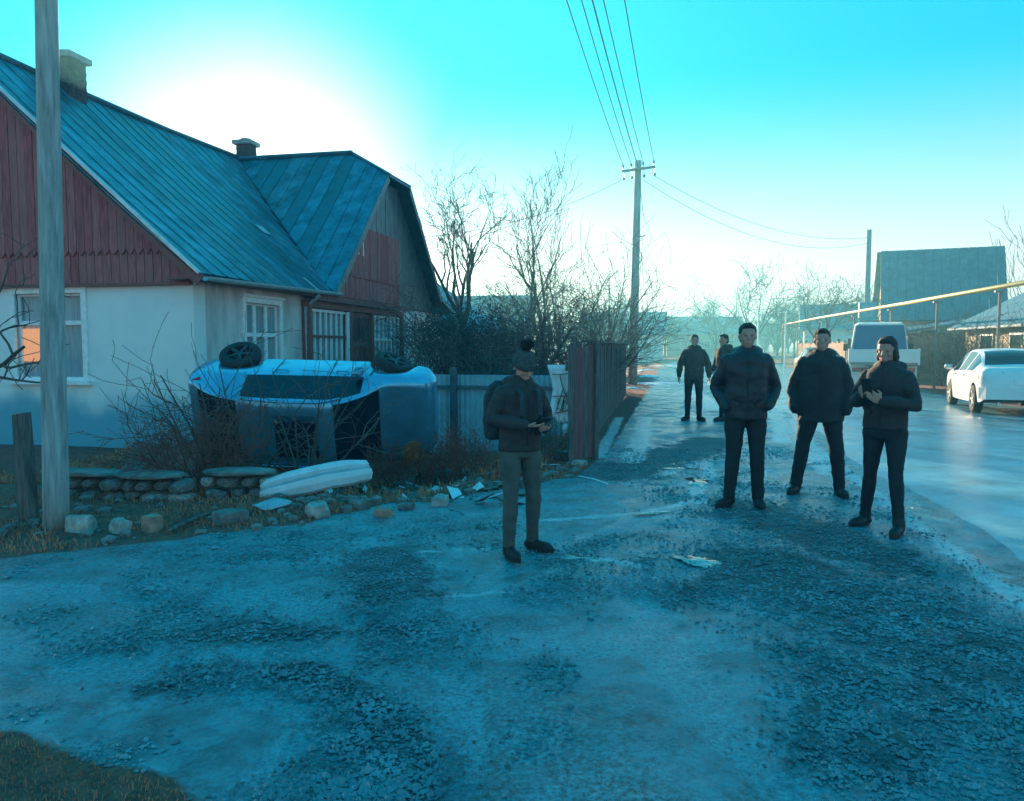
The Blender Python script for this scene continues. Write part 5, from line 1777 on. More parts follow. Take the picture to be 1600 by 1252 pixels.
for sy in (1, -1):
    m_ = MB(); m_.tube([(0.62, sy * 0.655, 1.365), (0.3, sy * 0.60, 1.455), (-0.3, sy * 0.60, 1.465), (-0.85, sy * 0.61, 1.405)], 0.016, 6); m_.build('roof_rail', M['car_silver'], oc_, True)
    m_ = MB(); m_.rings([(0.82, sy * 0.90, 0.90, 0.05, 0.07), (0.80, sy * 0.93, 0.95, 0.07, 0.10), (0.80, sy * 0.92, 1.03, 0.06, 0.09), (0.81, sy * 0.90, 1.06, 0.03, 0.05)], 10); mr_ = m_.build('door_mirror', M['car_silver'], oc_, True)
    m_ = MB(); m_.hexa([(1.62, sy * 0.52, 0.66), (1.80, sy * 0.50, 0.60), (1.70, sy * 0.76, 0.62), (1.55, sy * 0.79, 0.66), (1.50, sy * 0.52, 0.83), (1.72, sy * 0.50, 0.76), (1.62, sy * 0.755, 0.76), (1.45, sy * 0.79, 0.82)]); fix_normals(m_.build('headlight', M['lamp_clear'], oc_))
    m_ = MB(); m_.hexa([(-1.88, sy * 0.55, 0.70), (-1.78, sy * 0.79, 0.68), (-1.66, sy * 0.82, 0.68), (-1.76, sy * 0.55, 0.7), (-1.80, sy * 0.55, 0.98), (-1.72, sy * 0.73, 1.0), (-1.60, sy * 0.77, 1.02), (-1.68, sy * 0.55, 1.0)]); fix_normals(m_.build('tail_light', M['lamp_red'], oc_))
    for xa in (-0.30, 0.62):
        m_ = MB(); m_.tube([(xa, sy * 0.838, 0.80), (xa - 0.02, sy * 0.865, 0.80), (xa - 0.18, sy * 0.865, 0.80), (xa - 0.2, sy * 0.838, 0.80)], 0.013, 6); m_.build('door_handle', M['car_silver'], oc_)
    for (xa, xb, za, zb) in ((-0.50, -0.52, 0.3, 0.9), (0.33, 0.34, 0.28, 0.88), (1.02, 0.95, 0.30, 0.86)):
        m_ = MB(); m_.bar((xa, sy * 0.842, za), (xb, sy * 0.838, zb), 0.012, 0.012); m_.build('door_seam', M['car_black'], oc_)
m_ = MB(); m_.tube([(0.66, 0.5, 1.42), (0.9, 0.1, 1.235), (1.08, -0.25, 1.055)], 0.012, 5); m_.build('wiper', M['car_black'], oc_)
m_ = MB(); m_.tube([(-1.2, 0.7, 0.34), (-1.2, -0.7, 0.34)], 0.05, 8); m_.build('axle', M['car_black'], oc_)
oc_.rotation_euler = (R(110), R(1.5), R(-1.0))
oc_.scale = (0.90, 0.80, 0.92)
bpy.context.view_layer.update()
zmin = min((ch.matrix_world @ v.co).z for ch in oc_.children if ch.type == 'MESH' for v in ch.data.vertices)
oc_.location.z = -0.27 - zmin

# its bumper, torn off on the verge
bp_ = at(500, 782, 0.0)
bmp = thing('torn_bumper', 'pale blue white car bumper torn off and lying on the verge stones', 'car bumper', (bp_.x, bp_.y, gz(bp_.x, bp_.y) + 0.07), R(24))
m_ = MB()
NS = 44
prof = [(0.0, 0.0), (-0.055, 0.02), (-0.085, 0.08), (-0.085, 0.13), (-0.05, 0.15), (-0.045, 0.17), (-0.06, 0.20), (-0.03, 0.245), (0.05, 0.26)]
vs = []
for i in range(NS + 1):
    t = i / NS * 2 - 1
    cx, cy = 0.64 * math.sin(t * 1.12) / math.sin(1.12), 0.25 * (1 - math.cos(t * 1.25)) * 1.0
    nx_, ny_ = math.sin(t * 1.15), -math.cos(t * 1.15)
    for (d, z) in prof:
        vs.append((cx - nx_ * d * 0.9, cy - ny_ * d * 0.9, z * (1 - 0.15 * t * t) + 0.01 * noise.noise(Vector((t * 3, z * 9, 0)))))
npf = len(prof)
m_.add(vs, [(i * npf + k, i * npf + k + 1, (i + 1) * npf + k + 1, (i + 1) * npf + k) for i in range(NS) for k in range(npf - 1)])
bo_ = m_.build('bumper_skin', M['bumper_white'], bmp, False)
md = bo_.modifiers.new('t', 'SOLIDIFY'); md.thickness = 0.006
m_ = MB()
vs = []
for i in range(NS + 1):
    t = i / NS * 2 - 1
    cx, cy = 0.64 * math.sin(t * 1.12) / math.sin(1.12), 0.25 * (1 - math.cos(t * 1.25))
    nx_, ny_ = math.sin(t * 1.15), -math.cos(t * 1.15)
    for (d, z) in ((0.052, 0.142), (0.075, 0.146), (0.07, 0.168), (0.048, 0.176)):
        vs.append((cx + nx_ * d * 0.9, cy + ny_ * d * 0.9, z * (1 - 0.15 * t * t)))
m_.add(vs, [(i * 4 + k, i * 4 + k + 1, (i + 1) * 4 + k + 1, (i + 1) * 4 + k) for i in range(NS) for k in range(3)])
m_.build('bumper_strip', M['blue_tin'], bmp, True)
bmp.rotation_euler = (R(-12), R(-9), R(20))
bmp.scale = (0.80, 0.84, 1.0)

# white sedan driving away on the right
SD = W(7.72, 20.6, 0.045)
sdn = thing('white_sedan', 'white sedan seen from behind on the right side of the road', 'car', SD, R(90) - TH - R(8))
SST = [(-2.25, 0.44, 0.80, 0.84, 0.70, 0.62), (-2.15, 0.32, 0.93, 1.00, 0.84, 0.74), (-1.95, 0.26, 0.96, 1.05, 0.88, 0.76), (-1.55, 0.24, 0.96, 1.08, 0.90, 0.74), (-1.05, 0.22, 0.955, 1.34, 0.905, 0.64), (-0.6, 0.21, 0.95, 1.43, 0.905, 0.60), (0.1, 0.2, 0.93, 1.455, 0.905, 0.61),
       (0.55, 0.2, 0.92, 1.38, 0.90, 0.64), (1.15, 0.21, 0.91, 1.03, 0.89, 0.76), (1.5, 0.22, 0.87, 0.96, 0.87, 0.74), (2.0, 0.25, 0.76, 0.83, 0.82, 0.66), (2.2, 0.36, 0.62, 0.66, 0.68, 0.54)]
car_shell(sdn, SST, M['car_white'], (-1.40, 1.32), 0.32, (-1.35, 1.0), None, (0.35, 1.12), (-1.5, -0.75), [(-0.72, -0.64), (0.12, 0.2)])
for wx in (-1.40, 1.32):
    for sy in (1, -1):
        wheel(sdn, wx, sy * 0.80, 0.32, 0.20)
for sy in (1, -1):
    m_ = MB(); m_.hexa([(-2.215, sy * 0.45, 0.80), (-2.16, sy * 0.83, 0.80), (-1.98, sy * 0.895, 0.80), (-2.1, sy * 0.45, 0.8), (-2.19, sy * 0.45, 0.95), (-2.14, sy * 0.80, 0.95), (-1.95, sy * 0.885, 0.95), (-2.1, sy * 0.45, 0.95)]); fix_normals(m_.build('tail_light', M['lamp_red'], sdn))
    m_ = MB(); m_.rings([(0.85, sy * 0.98, 0.93, 0.05, 0.07), (0.83, sy * 1.01, 0.98, 0.07, 0.10), (0.83, sy * 1.0, 1.06, 0.06, 0.09)], 10); m_.build('door_mirror', M['car_white'], sdn, True)
    for xa in (-0.45, 0.5):
        m_ = MB(); m_.tube([(xa, sy * 0.912, 0.84), (xa - 0.02, sy * 0.94, 0.84), (xa - 0.18, sy * 0.94, 0.84), (xa - 0.2, sy * 0.912, 0.84)], 0.013, 6); m_.build('door_handle', M['car_white'], sdn)
    m_ = MB(); m_.tube([(-2.2, sy * 0.55, 0.27), (-2.3, sy * 0.55, 0.27)], 0.035, 8); m_.build('exhaust', M['alloy'], sdn)
m_ = MB(); m_.hexa([(-2.29, -0.80, 0.36), (-2.10, -0.90, 0.36), (-2.10, 0.90, 0.36), (-2.29, 0.80, 0.36), (-2.30, -0.80, 0.62), (-2.13, -0.91, 0.62), (-2.13, 0.91, 0.62), (-2.30, 0.80, 0.62)]); fix_normals(m_.build('rear_bumper', M['car_white'], sdn))
m_ = MB(); m_.box(-2.27, -2.235, -0.26, 0.26, 0.69, 0.80); m_.build('number_plate', M['white_paint'], sdn)

# flatbed truck with a blue cab parked ahead
TR = W(7.25, 30.0, 0.045)
trk = thing('flatbed_truck', 'white dropside flatbed truck with a blue backed cab facing away', 'truck', TR, R(90) - TH - R(11))
m_ = MB()
cab = [(0.95, 0.55, 2.36, 0.97, 0.84), (1.6, 0.5, 2.44, 0.98, 0.85), (2.2, 0.5, 2.3, 0.97, 0.80), (2.5, 0.5, 1.45, 0.95, 0.85), (2.9, 0.5, 1.2, 0.9, 0.8)]
vs = []
for (x_, zb, zt, wb, wt) in cab:
    zl = 1.35 if x_ < 2.4 else zt - 0.06
    for (y_, z_) in ((-wb, zb), (-wb, zl), (-wt, zt - 0.08), (-wt * 0.86, zt), (wt * 0.86, zt), (wt, zt - 0.08), (wb, zl), (wb, zb)):
        vs.append((x_, y_, z_))
m_.add(vs, [(i * 8 + k, i * 8 + (k + 1) % 8, (i + 1) * 8 + (k + 1) % 8, (i + 1) * 8 + k) for i in range(4) for k in range(8)] + [tuple(range(8)), tuple(range(39, 31, -1))])
fix_normals(m_.build('cab', M['car_white'], trk))
m_ = MB()
m_.hexa([(0.90, -0.93, 1.30), (0.946, -0.93, 1.30), (0.946, 0.93, 1.30), (0.90, 0.93, 1.30), (0.90, -0.80, 2.30), (0.946, -0.80, 2.30), (0.946, 0.80, 2.30), (0.90, 0.80, 2.30)])
fix_normals(m_.build('cab_back', M['truck_blue'], trk))
for sy in (1, -1):
    m_ = MB(); m_.hexa([(1.25, sy * 0.99, 1.38), (2.05, sy * 0.99, 1.38), (2.05, sy * 0.96, 1.38), (1.25, sy * 0.96, 1.38), (1.3, sy * 0.84, 2.0), (1.95, sy * 0.84, 2.0), (1.95, sy * 0.80, 2.0), (1.3, sy * 0.80, 2.0)]); fix_normals(m_.build('side_window', M['car_glass'], trk))
    m_ = MB(); m_.tube([(2.15, sy * 0.95, 1.45), (2.2, sy * 1.15, 1.5)], 0.015, 6); m_.rings([(2.2, sy * 1.15, 1.35, 0.03, 0.08), (2.2, sy * 1.15, 1.62, 0.03, 0.08)], 8); tag(m_.build('door_mirror', M['car_black'], trk), kind='stuff')
m_ = MB(); m_.box(-2.3, 0.85, -1.05, 1.05, 0.90, 0.98); m_.build('bed_floor', M['post_steel'], trk)
for sy in (1, -1):
    for k in range(2):
        m_ = MB(); m_.box(-2.26 + k * 1.57, -0.72 + k * 1.57, sy * 1.05 - 0.02, sy * 1.05 + 0.02, 0.985, 1.42); m_.build('side_board', M['car_white'], trk)
    m_ = MB(); m_.box(-2.32, -2.262, sy * 1.05 - 0.03, sy * 1.05 + 0.03, 0.9, 1.45); m_.build('corner_post', M['car_white'], trk)
m_ = MB(); m_.box(-2.30, -2.262, -1.018, 1.018, 0.985, 1.42); tgt_ = m_.build('tailgate', M['car_white'], trk)
for (za, zb) in ((1.02, 1.06), (1.34, 1.38)):
    m_ = MB(); m_.box(-2.325, -2.302, -0.97, 0.97, za, zb); m_.build('rib', M['car_white'], tgt_)
for y_ in (-0.97, -0.33, 0.33, 0.93):
    m_ = MB(); m_.box(-2.325, -2.302, y_, y_ + 0.04, 1.062, 1.338); m_.build('rib', M['car_white'], tgt_)
m_ = MB(); m_.box(-2.2, 2.6, -0.42, -0.32, 0.62, 0.80); m_.build('chassis_rail', M['car_black'], trk)
m_ = MB(); m_.box(-2.2, 2.6, 0.32, 0.42, 0.62, 0.80); m_.build('chassis_rail', M['car_black'], trk)
m_ = MB(); m_.box(-2.27, -2.20, -0.95, 0.95, 0.66, 0.80); m_.build('rear_beam', M['car_black'], trk)
for sy in (1, -1):
    m_ = MB(); m_.box(-2.30, -2.272, sy * 0.80 - 0.13, sy * 0.80 + 0.13, 0.68, 0.79); m_.build('tail_light', M['lamp_red'], trk)
    m_ = MB(); m_.box(-1.85, -1.835, sy * 0.84 - 0.2, sy * 0.84 + 0.2, 0.2, 0.85); m_.build('mud_flap', M['car_white'], trk)
    wheel(trk, -1.35, sy * 0.83, 0.38, 0.24)
    wheel(trk, 1.85, sy * 0.85, 0.38, 0.24)
m_ = MB(); m_.box(-2.30, -2.275, -0.3, 0.2, 0.68, 0.785); m_.build('number_plate', M['white_paint'], trk)
fc = thing('far_car', 'small dark car far down the street seen left of the truck', 'car', W(7.0, 41, 0.05), R(90) - TH)
car_shell(fc, SST, M['car_black'], (-1.40, 1.32), 0.32, (-1.35, 1.0), None, (0.35, 1.12), (-1.5, -0.75), [(-0.72, -0.64), (0.12, 0.2)], sub=24)
for wx in (-1.40, 1.32):
    for sy in (1, -1):
        wheel(fc, wx, sy * 0.80, 0.32, 0.20)

# ------------------------------------------------------------------ people
def remesh(mb, name, voxel, m, parent, smooth_it=6, fold=0.0, fscale=9.0, seed=0, sfac=0.5):
    me0 = bpy.data.meshes.new('tmp')
    me0.from_pydata(mb.v, [], mb.f)
    bm = bmesh.new(); bm.from_mesh(me0)
    bmesh.ops.recalc_face_normals(bm, faces=bm.faces)
    bm.to_mesh(me0); bm.free()
    o = bpy.data.objects.new('tmp', me0)
    COL.objects.link(o)
    r = o.modifiers.new('r', 'REMESH'); r.mode = 'VOXEL'; r.voxel_size = voxel
    if smooth_it:
        s_ = o.modifiers.new('s', 'SMOOTH'); s_.iterations = smooth_it; s_.factor = sfac
    dg = bpy.context.evaluated_depsgraph_get()
    me = bpy.data.meshes.new_from_object(o.evaluated_get(dg))
    bpy.data.objects.remove(o); bpy.data.meshes.remove(me0)
    me.name = name
    if fold:
        off = Vector((seed * 3.7, seed * 1.3, 0))
        nrm = [v.normal.copy() for v in me.vertices]
        for v, n_ in zip(me.vertices, nrm):
            c = v.co
            k = noise.noise(Vector((c.x * fscale * 0.6, c.y * fscale * 0.6, c.z * fscale)) + off) + 0.5 * noise.noise(Vector((c.x * fscale * 1.5, c.y * fscale * 1.5, c.z * fscale * 2.2)) + off)
            v.co = c + n_ * fold * k
    me.materials.clear(); me.materials.append(m)
    me.polygons.foreach_set('use_smooth', [True] * len(me.polygons))
    return link(name, me, parent)


def limb(mb, pts, rad, n=14):
    """rounded tapering limb through joints"""
    P_, R_ = [Vector(p) for p in pts], list(rad)
    d0, d1 = (P_[0] - P_[1]).normalized(), (P_[-1] - P_[-2]).normalized()
    pts2 = [P_[0] + d0 * R_[0] * 0.95, P_[0] + d0 * R_[0] * 0.7] + P_ + [P_[-1] + d1 * R_[-1] * 0.7, P_[-1] + d1 * R_[-1] * 0.95]
    rad2 = [R_[0] * 0.3, R_[0] * 0.72] + R_ + [R_[-1] * 0.72, R_[-1] * 0.3]
    mb.tube(pts2, rad2, n)


def sub(p, q, t):
    return Vector(p).lerp(Vector(q), t)


def hand(mb, wrist, d, nrm, side, curl=0.6, s=1.0):
    """palm, four curled fingers of different lengths, a thumb that leaves the side of the palm"""
    d, nrm = Vector(d).normalized(), Vector(nrm).normalized()
    sx = d.cross(nrm).normalized() * side
    wv = Vector(wrist)
    pe = wv + d * 0.085 * s
    for k in range(4):
        o = sx * (k - 1.5) * 0.020 * s
        mb.tube([wv + o * 0.6, wv + d * 0.04 * s + o, pe + o], [0.013 * s, 0.0145 * s, 0.0115 * s], 8)
    for k, ln in enumerate((0.066, 0.076, 0.070, 0.054)):
        o = sx * (1.5 - k) * 0.0215 * s
        p = pe + o - d * 0.008
        dd = d.copy()
        pts = [p]
        for j, f in enumerate((0.45, 0.32, 0.23)):
            dd = (dd + nrm * curl * (0.55 + 0.25 * j)).normalized()
            p = p + dd * ln * f * s
            pts.append(p)
        mb.tube(pts, [0.0095 * s, 0.009 * s, 0.0082 * s, 0.0065 * s], 8)
    b0 = wv + d * 0.022 * s + sx * 0.030 * s
    mb.tube([b0 - sx * 0.01, b0 + (d * 0.55 + sx * 0.75).normalized() * 0.034 * s + nrm * 0.008, b0 + (d * 0.8 + sx * 0.45).normalized() * 0.066 * s + nrm * 0.024 * s], [0.014 * s, 0.011 * s, 0.008 * s], 8)


def person(label, loc, rz, H=1.75, pose=None, coat='black_cloth', trousers='black_trouser', hem=0.86, puff=1.0, coat_fold=0.010, hood=True, hat=None, hair=True, hair_long=False,
           voxel=0.011, hip_w=1.0, face_down=0.0, head_turn=0.0, stripes=False, collar=True, flare=0.0, hands=True, curl=(0.5, 0.5), hdir=None, seed=1, leg_fit=1.0):
    """the figure faces -Y; x > 0 is its left hand side"""
    s = H / 1.75
    J = dict(pel=(0, 0, 0.95), chest=(0, 0, 1.32), neck=(0, -0.005, 1.50), head=(0, -0.03, 1.635),
             hipL=(0.095, 0, 0.93), kneeL=(0.11, -0.02, 0.50), ankL=(0.12, 0.02, 0.09), toeL=(0.15, -0.19, 0.03),
             hipR=(-0.095, 0, 0.93), kneeR=(-0.11, -0.02, 0.50), ankR=(-0.12, 0.02, 0.09), toeR=(-0.15, -0.19, 0.03),
             shL=(0.172, 0, 1.41), elL=(0.25, 0.03, 1.14), wrL=(0.26, -0.05, 0.90),
             shR=(-0.172, 0, 1.41), elR=(-0.25, 0.03, 1.14), wrR=(-0.26, -0.05, 0.90))
    J.update(pose or {})
    J = {k: Vector(v) * s for k, v in J.items()}
    t = thing('person', label, 'person', loc, rz)
    tors = [(J['pel'] - Vector((0, 0, 0.06 * s)), 0.150, 0.105), (J['pel'] + Vector((0, 0, 0.06 * s)), 0.150, 0.105), (sub(J['pel'], J['chest'], 0.45), 0.135, 0.098), (J['chest'], 0.165, 0.115), (sub(J['chest'], J['neck'], 0.6), 0.155, 0.095), (J['neck'] - Vector((0, 0, 0.02 * s)), 0.075, 0.065)]
    # body: one continuous surface
    b = MB()
    b.rings([(p.x, p.y, p.z, rx * s, ry * s) for p, rx, ry in tors], 16)
    b.tube([J['neck'] - Vector((0, 0, 0.06 * s)), J['neck'] + Vector((0, -0.005, 0.03 * s)), J['head'] - Vector((0, -0.015 * s, 0.05 * s))], [0.066 * s, 0.056 * s, 0.056 * s], 12)
    hd = J['head']
    rot = Matrix.Rotation(head_turn, 3, 'Z') @ Matrix.Rotation(face_down, 3, 'X')

    def hp(x, y, z):
        return hd + rot @ (Vector((x, y, z)) * s)
    hb = MB()
    hb.ball((0, 0.012, 0.035), (0.077, 0.096, 0.088), 18)
    hb.ball((0, -0.012, -0.035), (0.062, 0.076, 0.082), 16)
    hb.ball((0, -0.045, -0.085), (0.036, 0.036, 0.030), 12)
    hb.tube([(0, -0.085, 0.018), (0, -0.104, -0.012), (0, -0.110, -0.028)], [0.010, 0.014, 0.016], 8)
    hb.ball((0, -0.086, -0.058), (0.026, 0.012, 0.008), 10)
    hb.ball((0, -0.083, -0.070), (0.022, 0.011, 0.008), 10)
    for sx in (1, -1):
        hb.ball((sx * 0.030, -0.072, 0.026), (0.024, 0.014, 0.010), 8)
        hb.ball((sx * 0.042, -0.062, -0.022), (0.022, 0.020, 0.022), 8)
        hb.ball((sx * 0.078, 0.015, -0.005), (0.012, 0.020, 0.032), 8)
    b.add([hp(*v) for v in hb.v], hb.f)
    for sd_ in ('L', 'R'):
        sg = 1 if sd_ == 'L' else -1
        b.tube([J['sh' + sd_], J['el' + sd_], J['wr' + sd_]], [0.048 * s, 0.038 * s, 0.027 * s], 12)
        limb(b, [J['hip' + sd_], sub(J['hip' + sd_], J['knee' + sd_], 0.4), J['knee' + sd_], sub(J['knee' + sd_], J['ank' + sd_], 0.35), J['ank' + sd_]], [0.082 * s, 0.074 * s, 0.052 * s, 0.050 * s, 0.036 * s])
        limb(b, [J['ank' + sd_] - Vector((0, 0, 0.03 * s)), sub(J['ank' + sd_], J['toe' + sd_], 0.4) - Vector((0, 0, 0.0)), sub(J['ank' + sd_], J['toe' + sd_], 0.6)], [0.026 * s, 0.020 * s, 0.012 * s], 8)
        if hands:
            fd = (J['wr' + sd_] - J['el' + sd_]).normalized()
            nn_ = Vector((-sg * 0.9, -0.3, 0.1))
            if hdir and sd_ in hdir:
                fd, nn_ = Vector(hdir[sd_][0]), Vector(hdir[sd_][1])
            nn_ = (nn_ - fd * nn_.dot(fd)).normalized()
            hand(b, J['wr' + sd_], fd, nn_, sg if not (hdir and sd_ in hdir and len(hdir[sd_]) > 2) else hdir[sd_][2], curl[0 if sd_ == 'L' else 1], s)
    remesh(b, 'body', voxel * 0.62 if hands else voxel, M['skin'], t, 2)
    for sx in (1, -1):
        e_ = MB(); c_ = hp(sx * 0.030, -0.083, 0.006); e_.ball(c_ + rot @ Vector((0, 0.004, 0)), 0.0065 * s, 8); e_.build('eye', M['hair'], t, True)
    # trousers
    b = MB()
    b.rings([(p.x, p.y, p.z, rx * s * hip_w, ry * s) for p, rx, ry in ((J['pel'] - Vector((0, 0, 0.10 * s)), 0.155, 0.120), (J['pel'] - Vector((0, 0, 0.03 * s)), 0.172, 0.128), (J['pel'] + Vector((0, 0, 0.08 * s)), 0.158, 0.118), (J['pel'] + Vector((0, 0, 0.13 * s)), 0.150, 0.110))], 18)
    for sd_ in ('L', 'R'):
        h_, k_, a_ = J['hip' + sd_], J['knee' + sd_], J['ank' + sd_]
        lf = leg_fit
        limb(b, [h_ - Vector((0, 0, 0.02 * s)), sub(h_, k_, 0.35), sub(h_, k_, 0.8), k_, sub(k_, a_, 0.3), sub(k_, a_, 0.75), a_ + Vector((0, 0, 0.0))], [0.100 * s * hip_w, 0.094 * s * lf * hip_w, 0.074 * s * lf, 0.070 * s * lf, 0.068 * s * lf, 0.058 * s * lf, 0.058 * s * lf])
    remesh(b, 'trousers', voxel, M[trousers], t, 5, 0.007, 11, seed)
    # coat
    b = MB()
    hz_ = hem * s
    lowc = sub(J['pel'], J['chest'], max(0, (hz_ - J['pel'].z) / (J['chest'].z - J['pel'].z)) if hz_ > J['pel'].z else 0)
    rg = [(J['pel'].x, J['pel'].y, hz_, (0.192 + flare) * s * puff, (0.140 + flare * 0.5) * s * puff), (J['pel'].x, J['pel'].y, hz_ + 0.03 * s, (0.198 + flare) * s * puff, (0.148 + flare * 0.5) * s * puff)]
    for p, rx, ry in ((sub(J['pel'], J['chest'], 0.35), 0.196 + flare * 0.6, 0.150), (sub(J['pel'], J['chest'], 0.7), 0.200 + flare * 0.2, 0.152), (J['chest'], 0.208, 0.150), (sub(J['chest'], J['neck'], 0.45), 0.200, 0.136), (sub(J['chest'], J['neck'], 0.78), 0.165, 0.115), (J['neck'] + Vector((0, 0, 0.005 * s)), 0.098, 0.088)):
        if p.z > hz_ + 0.06 * s:
            rg.append((p.x, p.y, p.z, rx * s * puff, ry * s * puff))
    if collar:
        rg += [(J['neck'].x, J['neck'].y - 0.006, J['neck'].z + 0.055 * s, 0.080 * s, 0.078 * s)]
    b.rings(rg, 22)
    for sd_ in ('L', 'R'):
        a_, e_, w_ = J['sh' + sd_], J['el' + sd_], J['wr' + sd_]
        limb(b, [a_ - Vector((0, 0, 0.012)), sub(a_, e_, 0.5), e_, sub(e_, w_, 0.5), sub(e_, w_, 0.93)], [0.074 * s * puff, 0.073 * s * puff, 0.068 * s * puff, 0.062 * s * puff, 0.050 * s * puff])
    if hood:
        b.ball((J['neck'].x, J['neck'].y + 0.060 * s, J['neck'].z - 0.005 * s), (0.150 * s, 0.085 * s, 0.065 * s), 16)
        b.ball((J['neck'].x, J['neck'].y + 0.02 * s, J['neck'].z + 0.005 * s), (0.125 * s, 0.100 * s, 0.045 * s), 16)
    ct = remesh(b, 'jacket', voxel, M[coat], t, 4, coat_fold, 10 if coat != 'puffer' else 8, seed + 3)
    z_ = MB()
    fr = -0.150 * s * puff
    z_.tube([(J['pel'].x, J['pel'].y + fr - 0.006, hz_ + 0.04), (J['chest'].x, J['chest'].y - 0.156 * s * puff, J['chest'].z), (J['neck'].x, J['neck'].y - 0.095 * s, J['neck'].z + 0.01)], 0.006, 5)
    z_.build('zip', M['black_iron'], ct)
    for sx in (1, -1):                       # pocket flaps
        z_ = MB(); z_.bar((J['pel'].x + sx * 0.075 * s, J['pel'].y - 0.146 * s * puff - 0.008, hz_ + 0.15 * s), (J['pel'].x + sx * 0.150 * s * puff, J['pel'].y - 0.108 * s * puff - 0.014, hz_ + 0.20 * s), 0.02, 0.03); z_.build('pocket_flap', M[coat], ct)
    if stripes:
        for sd_ in ('L', 'R'):
            sg = 1 if sd_ == 'L' else -1
            q = [J['hip' + sd_] + Vector((sg * 0.088 * s, -0.03 * s, -0.12 * s)), sub(J['hip' + sd_], J['knee' + sd_], 0.6) + Vector((sg * 0.080 * s, -0.02 * s, 0)), J['knee' + sd_] + Vector((sg * 0.068 * s, -0.015 * s, 0)), sub(J['knee' + sd_], J['ank' + sd_], 0.5) + Vector((sg * 0.064 * s, 0, 0)), J['ank' + sd_] + Vector((sg * 0.057 * s, 0, 0.03))]
            z_ = MB(); z_.tube(q, 0.013 * s, 6); z_.build('stripe', M['white_stripe'], t)
    # shoes
    for sd_ in ('L', 'R'):
        b = MB()
        a_, to = J['ank' + sd_], J['toe' + sd_]
        fdir = Vector((to.x - a_.x, to.y - a_.y, 0)).normalized()
        base = min(0.0, 0) + max(0.0, a_.z - 0.09 * s)
        heel = Vector((a_.x, a_.y, 0)) - fdir * 0.045 * s + Vector((0, 0, base))
        tip = Vector((a_.x, a_.y, 0)) + fdir * 0.215 * s + Vector((0, 0, max(0.0, to.z - 0.03 * s)))
        limb(b, [Vector((a_.x, a_.y, a_.z + 0.035 * s)), Vector((a_.x, a_.y, base + 0.06 * s))], [0.052 * s, 0.055 * s], 12)
        limb(b, [heel + Vector((0, 0, 0.042 * s)), sub(heel, tip, 0.45) + Vector((0, 0, 0.045 * s)), sub(heel, tip, 0.8) + Vector((0, 0, 0.036 * s)), tip + Vector((0, 0, 0.032 * s)) - fdir * 0.02], [0.042 * s, 0.047 * s, 0.047 * s, 0.034 * s], 12)
        so = remesh(b, 'shoe', 0.010, M['shoe'], t, 3)
        zmn = min(v.co.z for v in so.data.vertices)
        so_sole = MB()
        sx_ = Vector((-fdir.y, fdir.x, 0))
        outl = []
        for k in range(20):
            an = 6.28318 * k / 20
            c = sub(heel, tip, 0.5)
            q = c + fdir * math.cos(an) * 0.145 * s + sx_ * math.sin(an) * 0.048 * s
            outl.append(q)
        so_sole.add([(q.x, q.y, base - 0.002) for q in outl] + [(q.x, q.y, base + 0.028 * s) for q in outl], [tuple(range(20))[::-1], tuple(range(20, 40))] + [(k, (k + 1) % 20, 20 + (k + 1) % 20, 20 + k) for k in range(20)])
        so_sole.build('sole', M['rubber'], so)
    # hair / hat
    if hair and not hat:
        b = MB(); h2 = MB()
        h2.ball((0, 0.022, 0.050), (0.084, 0.094, 0.086), 18)
        h2.ball((0, 0.055, 0.0), (0.078, 0.062, 0.085), 14)
        h2.ball((0, -0.045, 0.098), (0.055, 0.042, 0.028), 10)
        if hair_long:
            h2.ball((0, 0.075, -0.07), (0.085, 0.06, 0.12), 12)
            h2.ball((0.07, 0.02, -0.03), (0.022, 0.05, 0.09), 10); h2.ball((-0.07, 0.02, -0.03), (0.022, 0.05, 0.09), 10)
        b.add([hp(*v) for v in h2.v], h2.f)
        remesh(b, 'hair', 0.008, M['hair'], t, 2, 0.004, 40, seed)
    if hat:
        b = MB(); h2 = MB()
        h2.rings([(0, 0.012, 0.022, 0.092, 0.108), (0, 0.012, 0.06, 0.094, 0.110), (0, 0.016, 0.10, 0.086, 0.100), (0, 0.022, 0.14, 0.062, 0.072), (0, 0.026, 0.158, 0.03, 0.034)], 20)
        b.add([hp(*v) for v in h2.v], h2.f)
        ht = remesh(b, 'knit_hat', 0.008, M['knit'], t, 3, 0.002, 60, seed)
        h2 = MB(); h2.rings([(0, 0.012, 0.008, 0.094, 0.110), (0, 0.012, 0.022, 0.101, 0.117), (0, 0.012, 0.055, 0.101, 0.117), (0, 0.012, 0.066, 0.095, 0.111)], 20)
        b = MB(); b.add([hp(*v) for v in h2.v], h2.f); b.build('hat_cuff', M['knit'], ht, True)
        b = MB(); rr = random.Random(3)
        c0 = hp(0, 0.030, 0.195)
        for i in range(900):
            v = Vector((rr.gauss(0, 1), rr.gauss(0, 1), rr.gauss(0, 1))).normalized()
            q = v.orthogonal().normalized() * 0.003
            e0, e1 = c0 + v * 0.02, c0 + v * rr.uniform(0.048, 0.066)
            b.add([e0 - q, e0 + q, e1], [(0, 1, 2)])
        b.ball(c0, 0.042 * s, 10)
        tag(b.build('pompom', M['fur'], ht), kind='stuff')
    return t, J, s


def pat(px, py, z=0.0):
    p = at(px, py, z)
    p.z = gz(p.x, p.y)
    return p


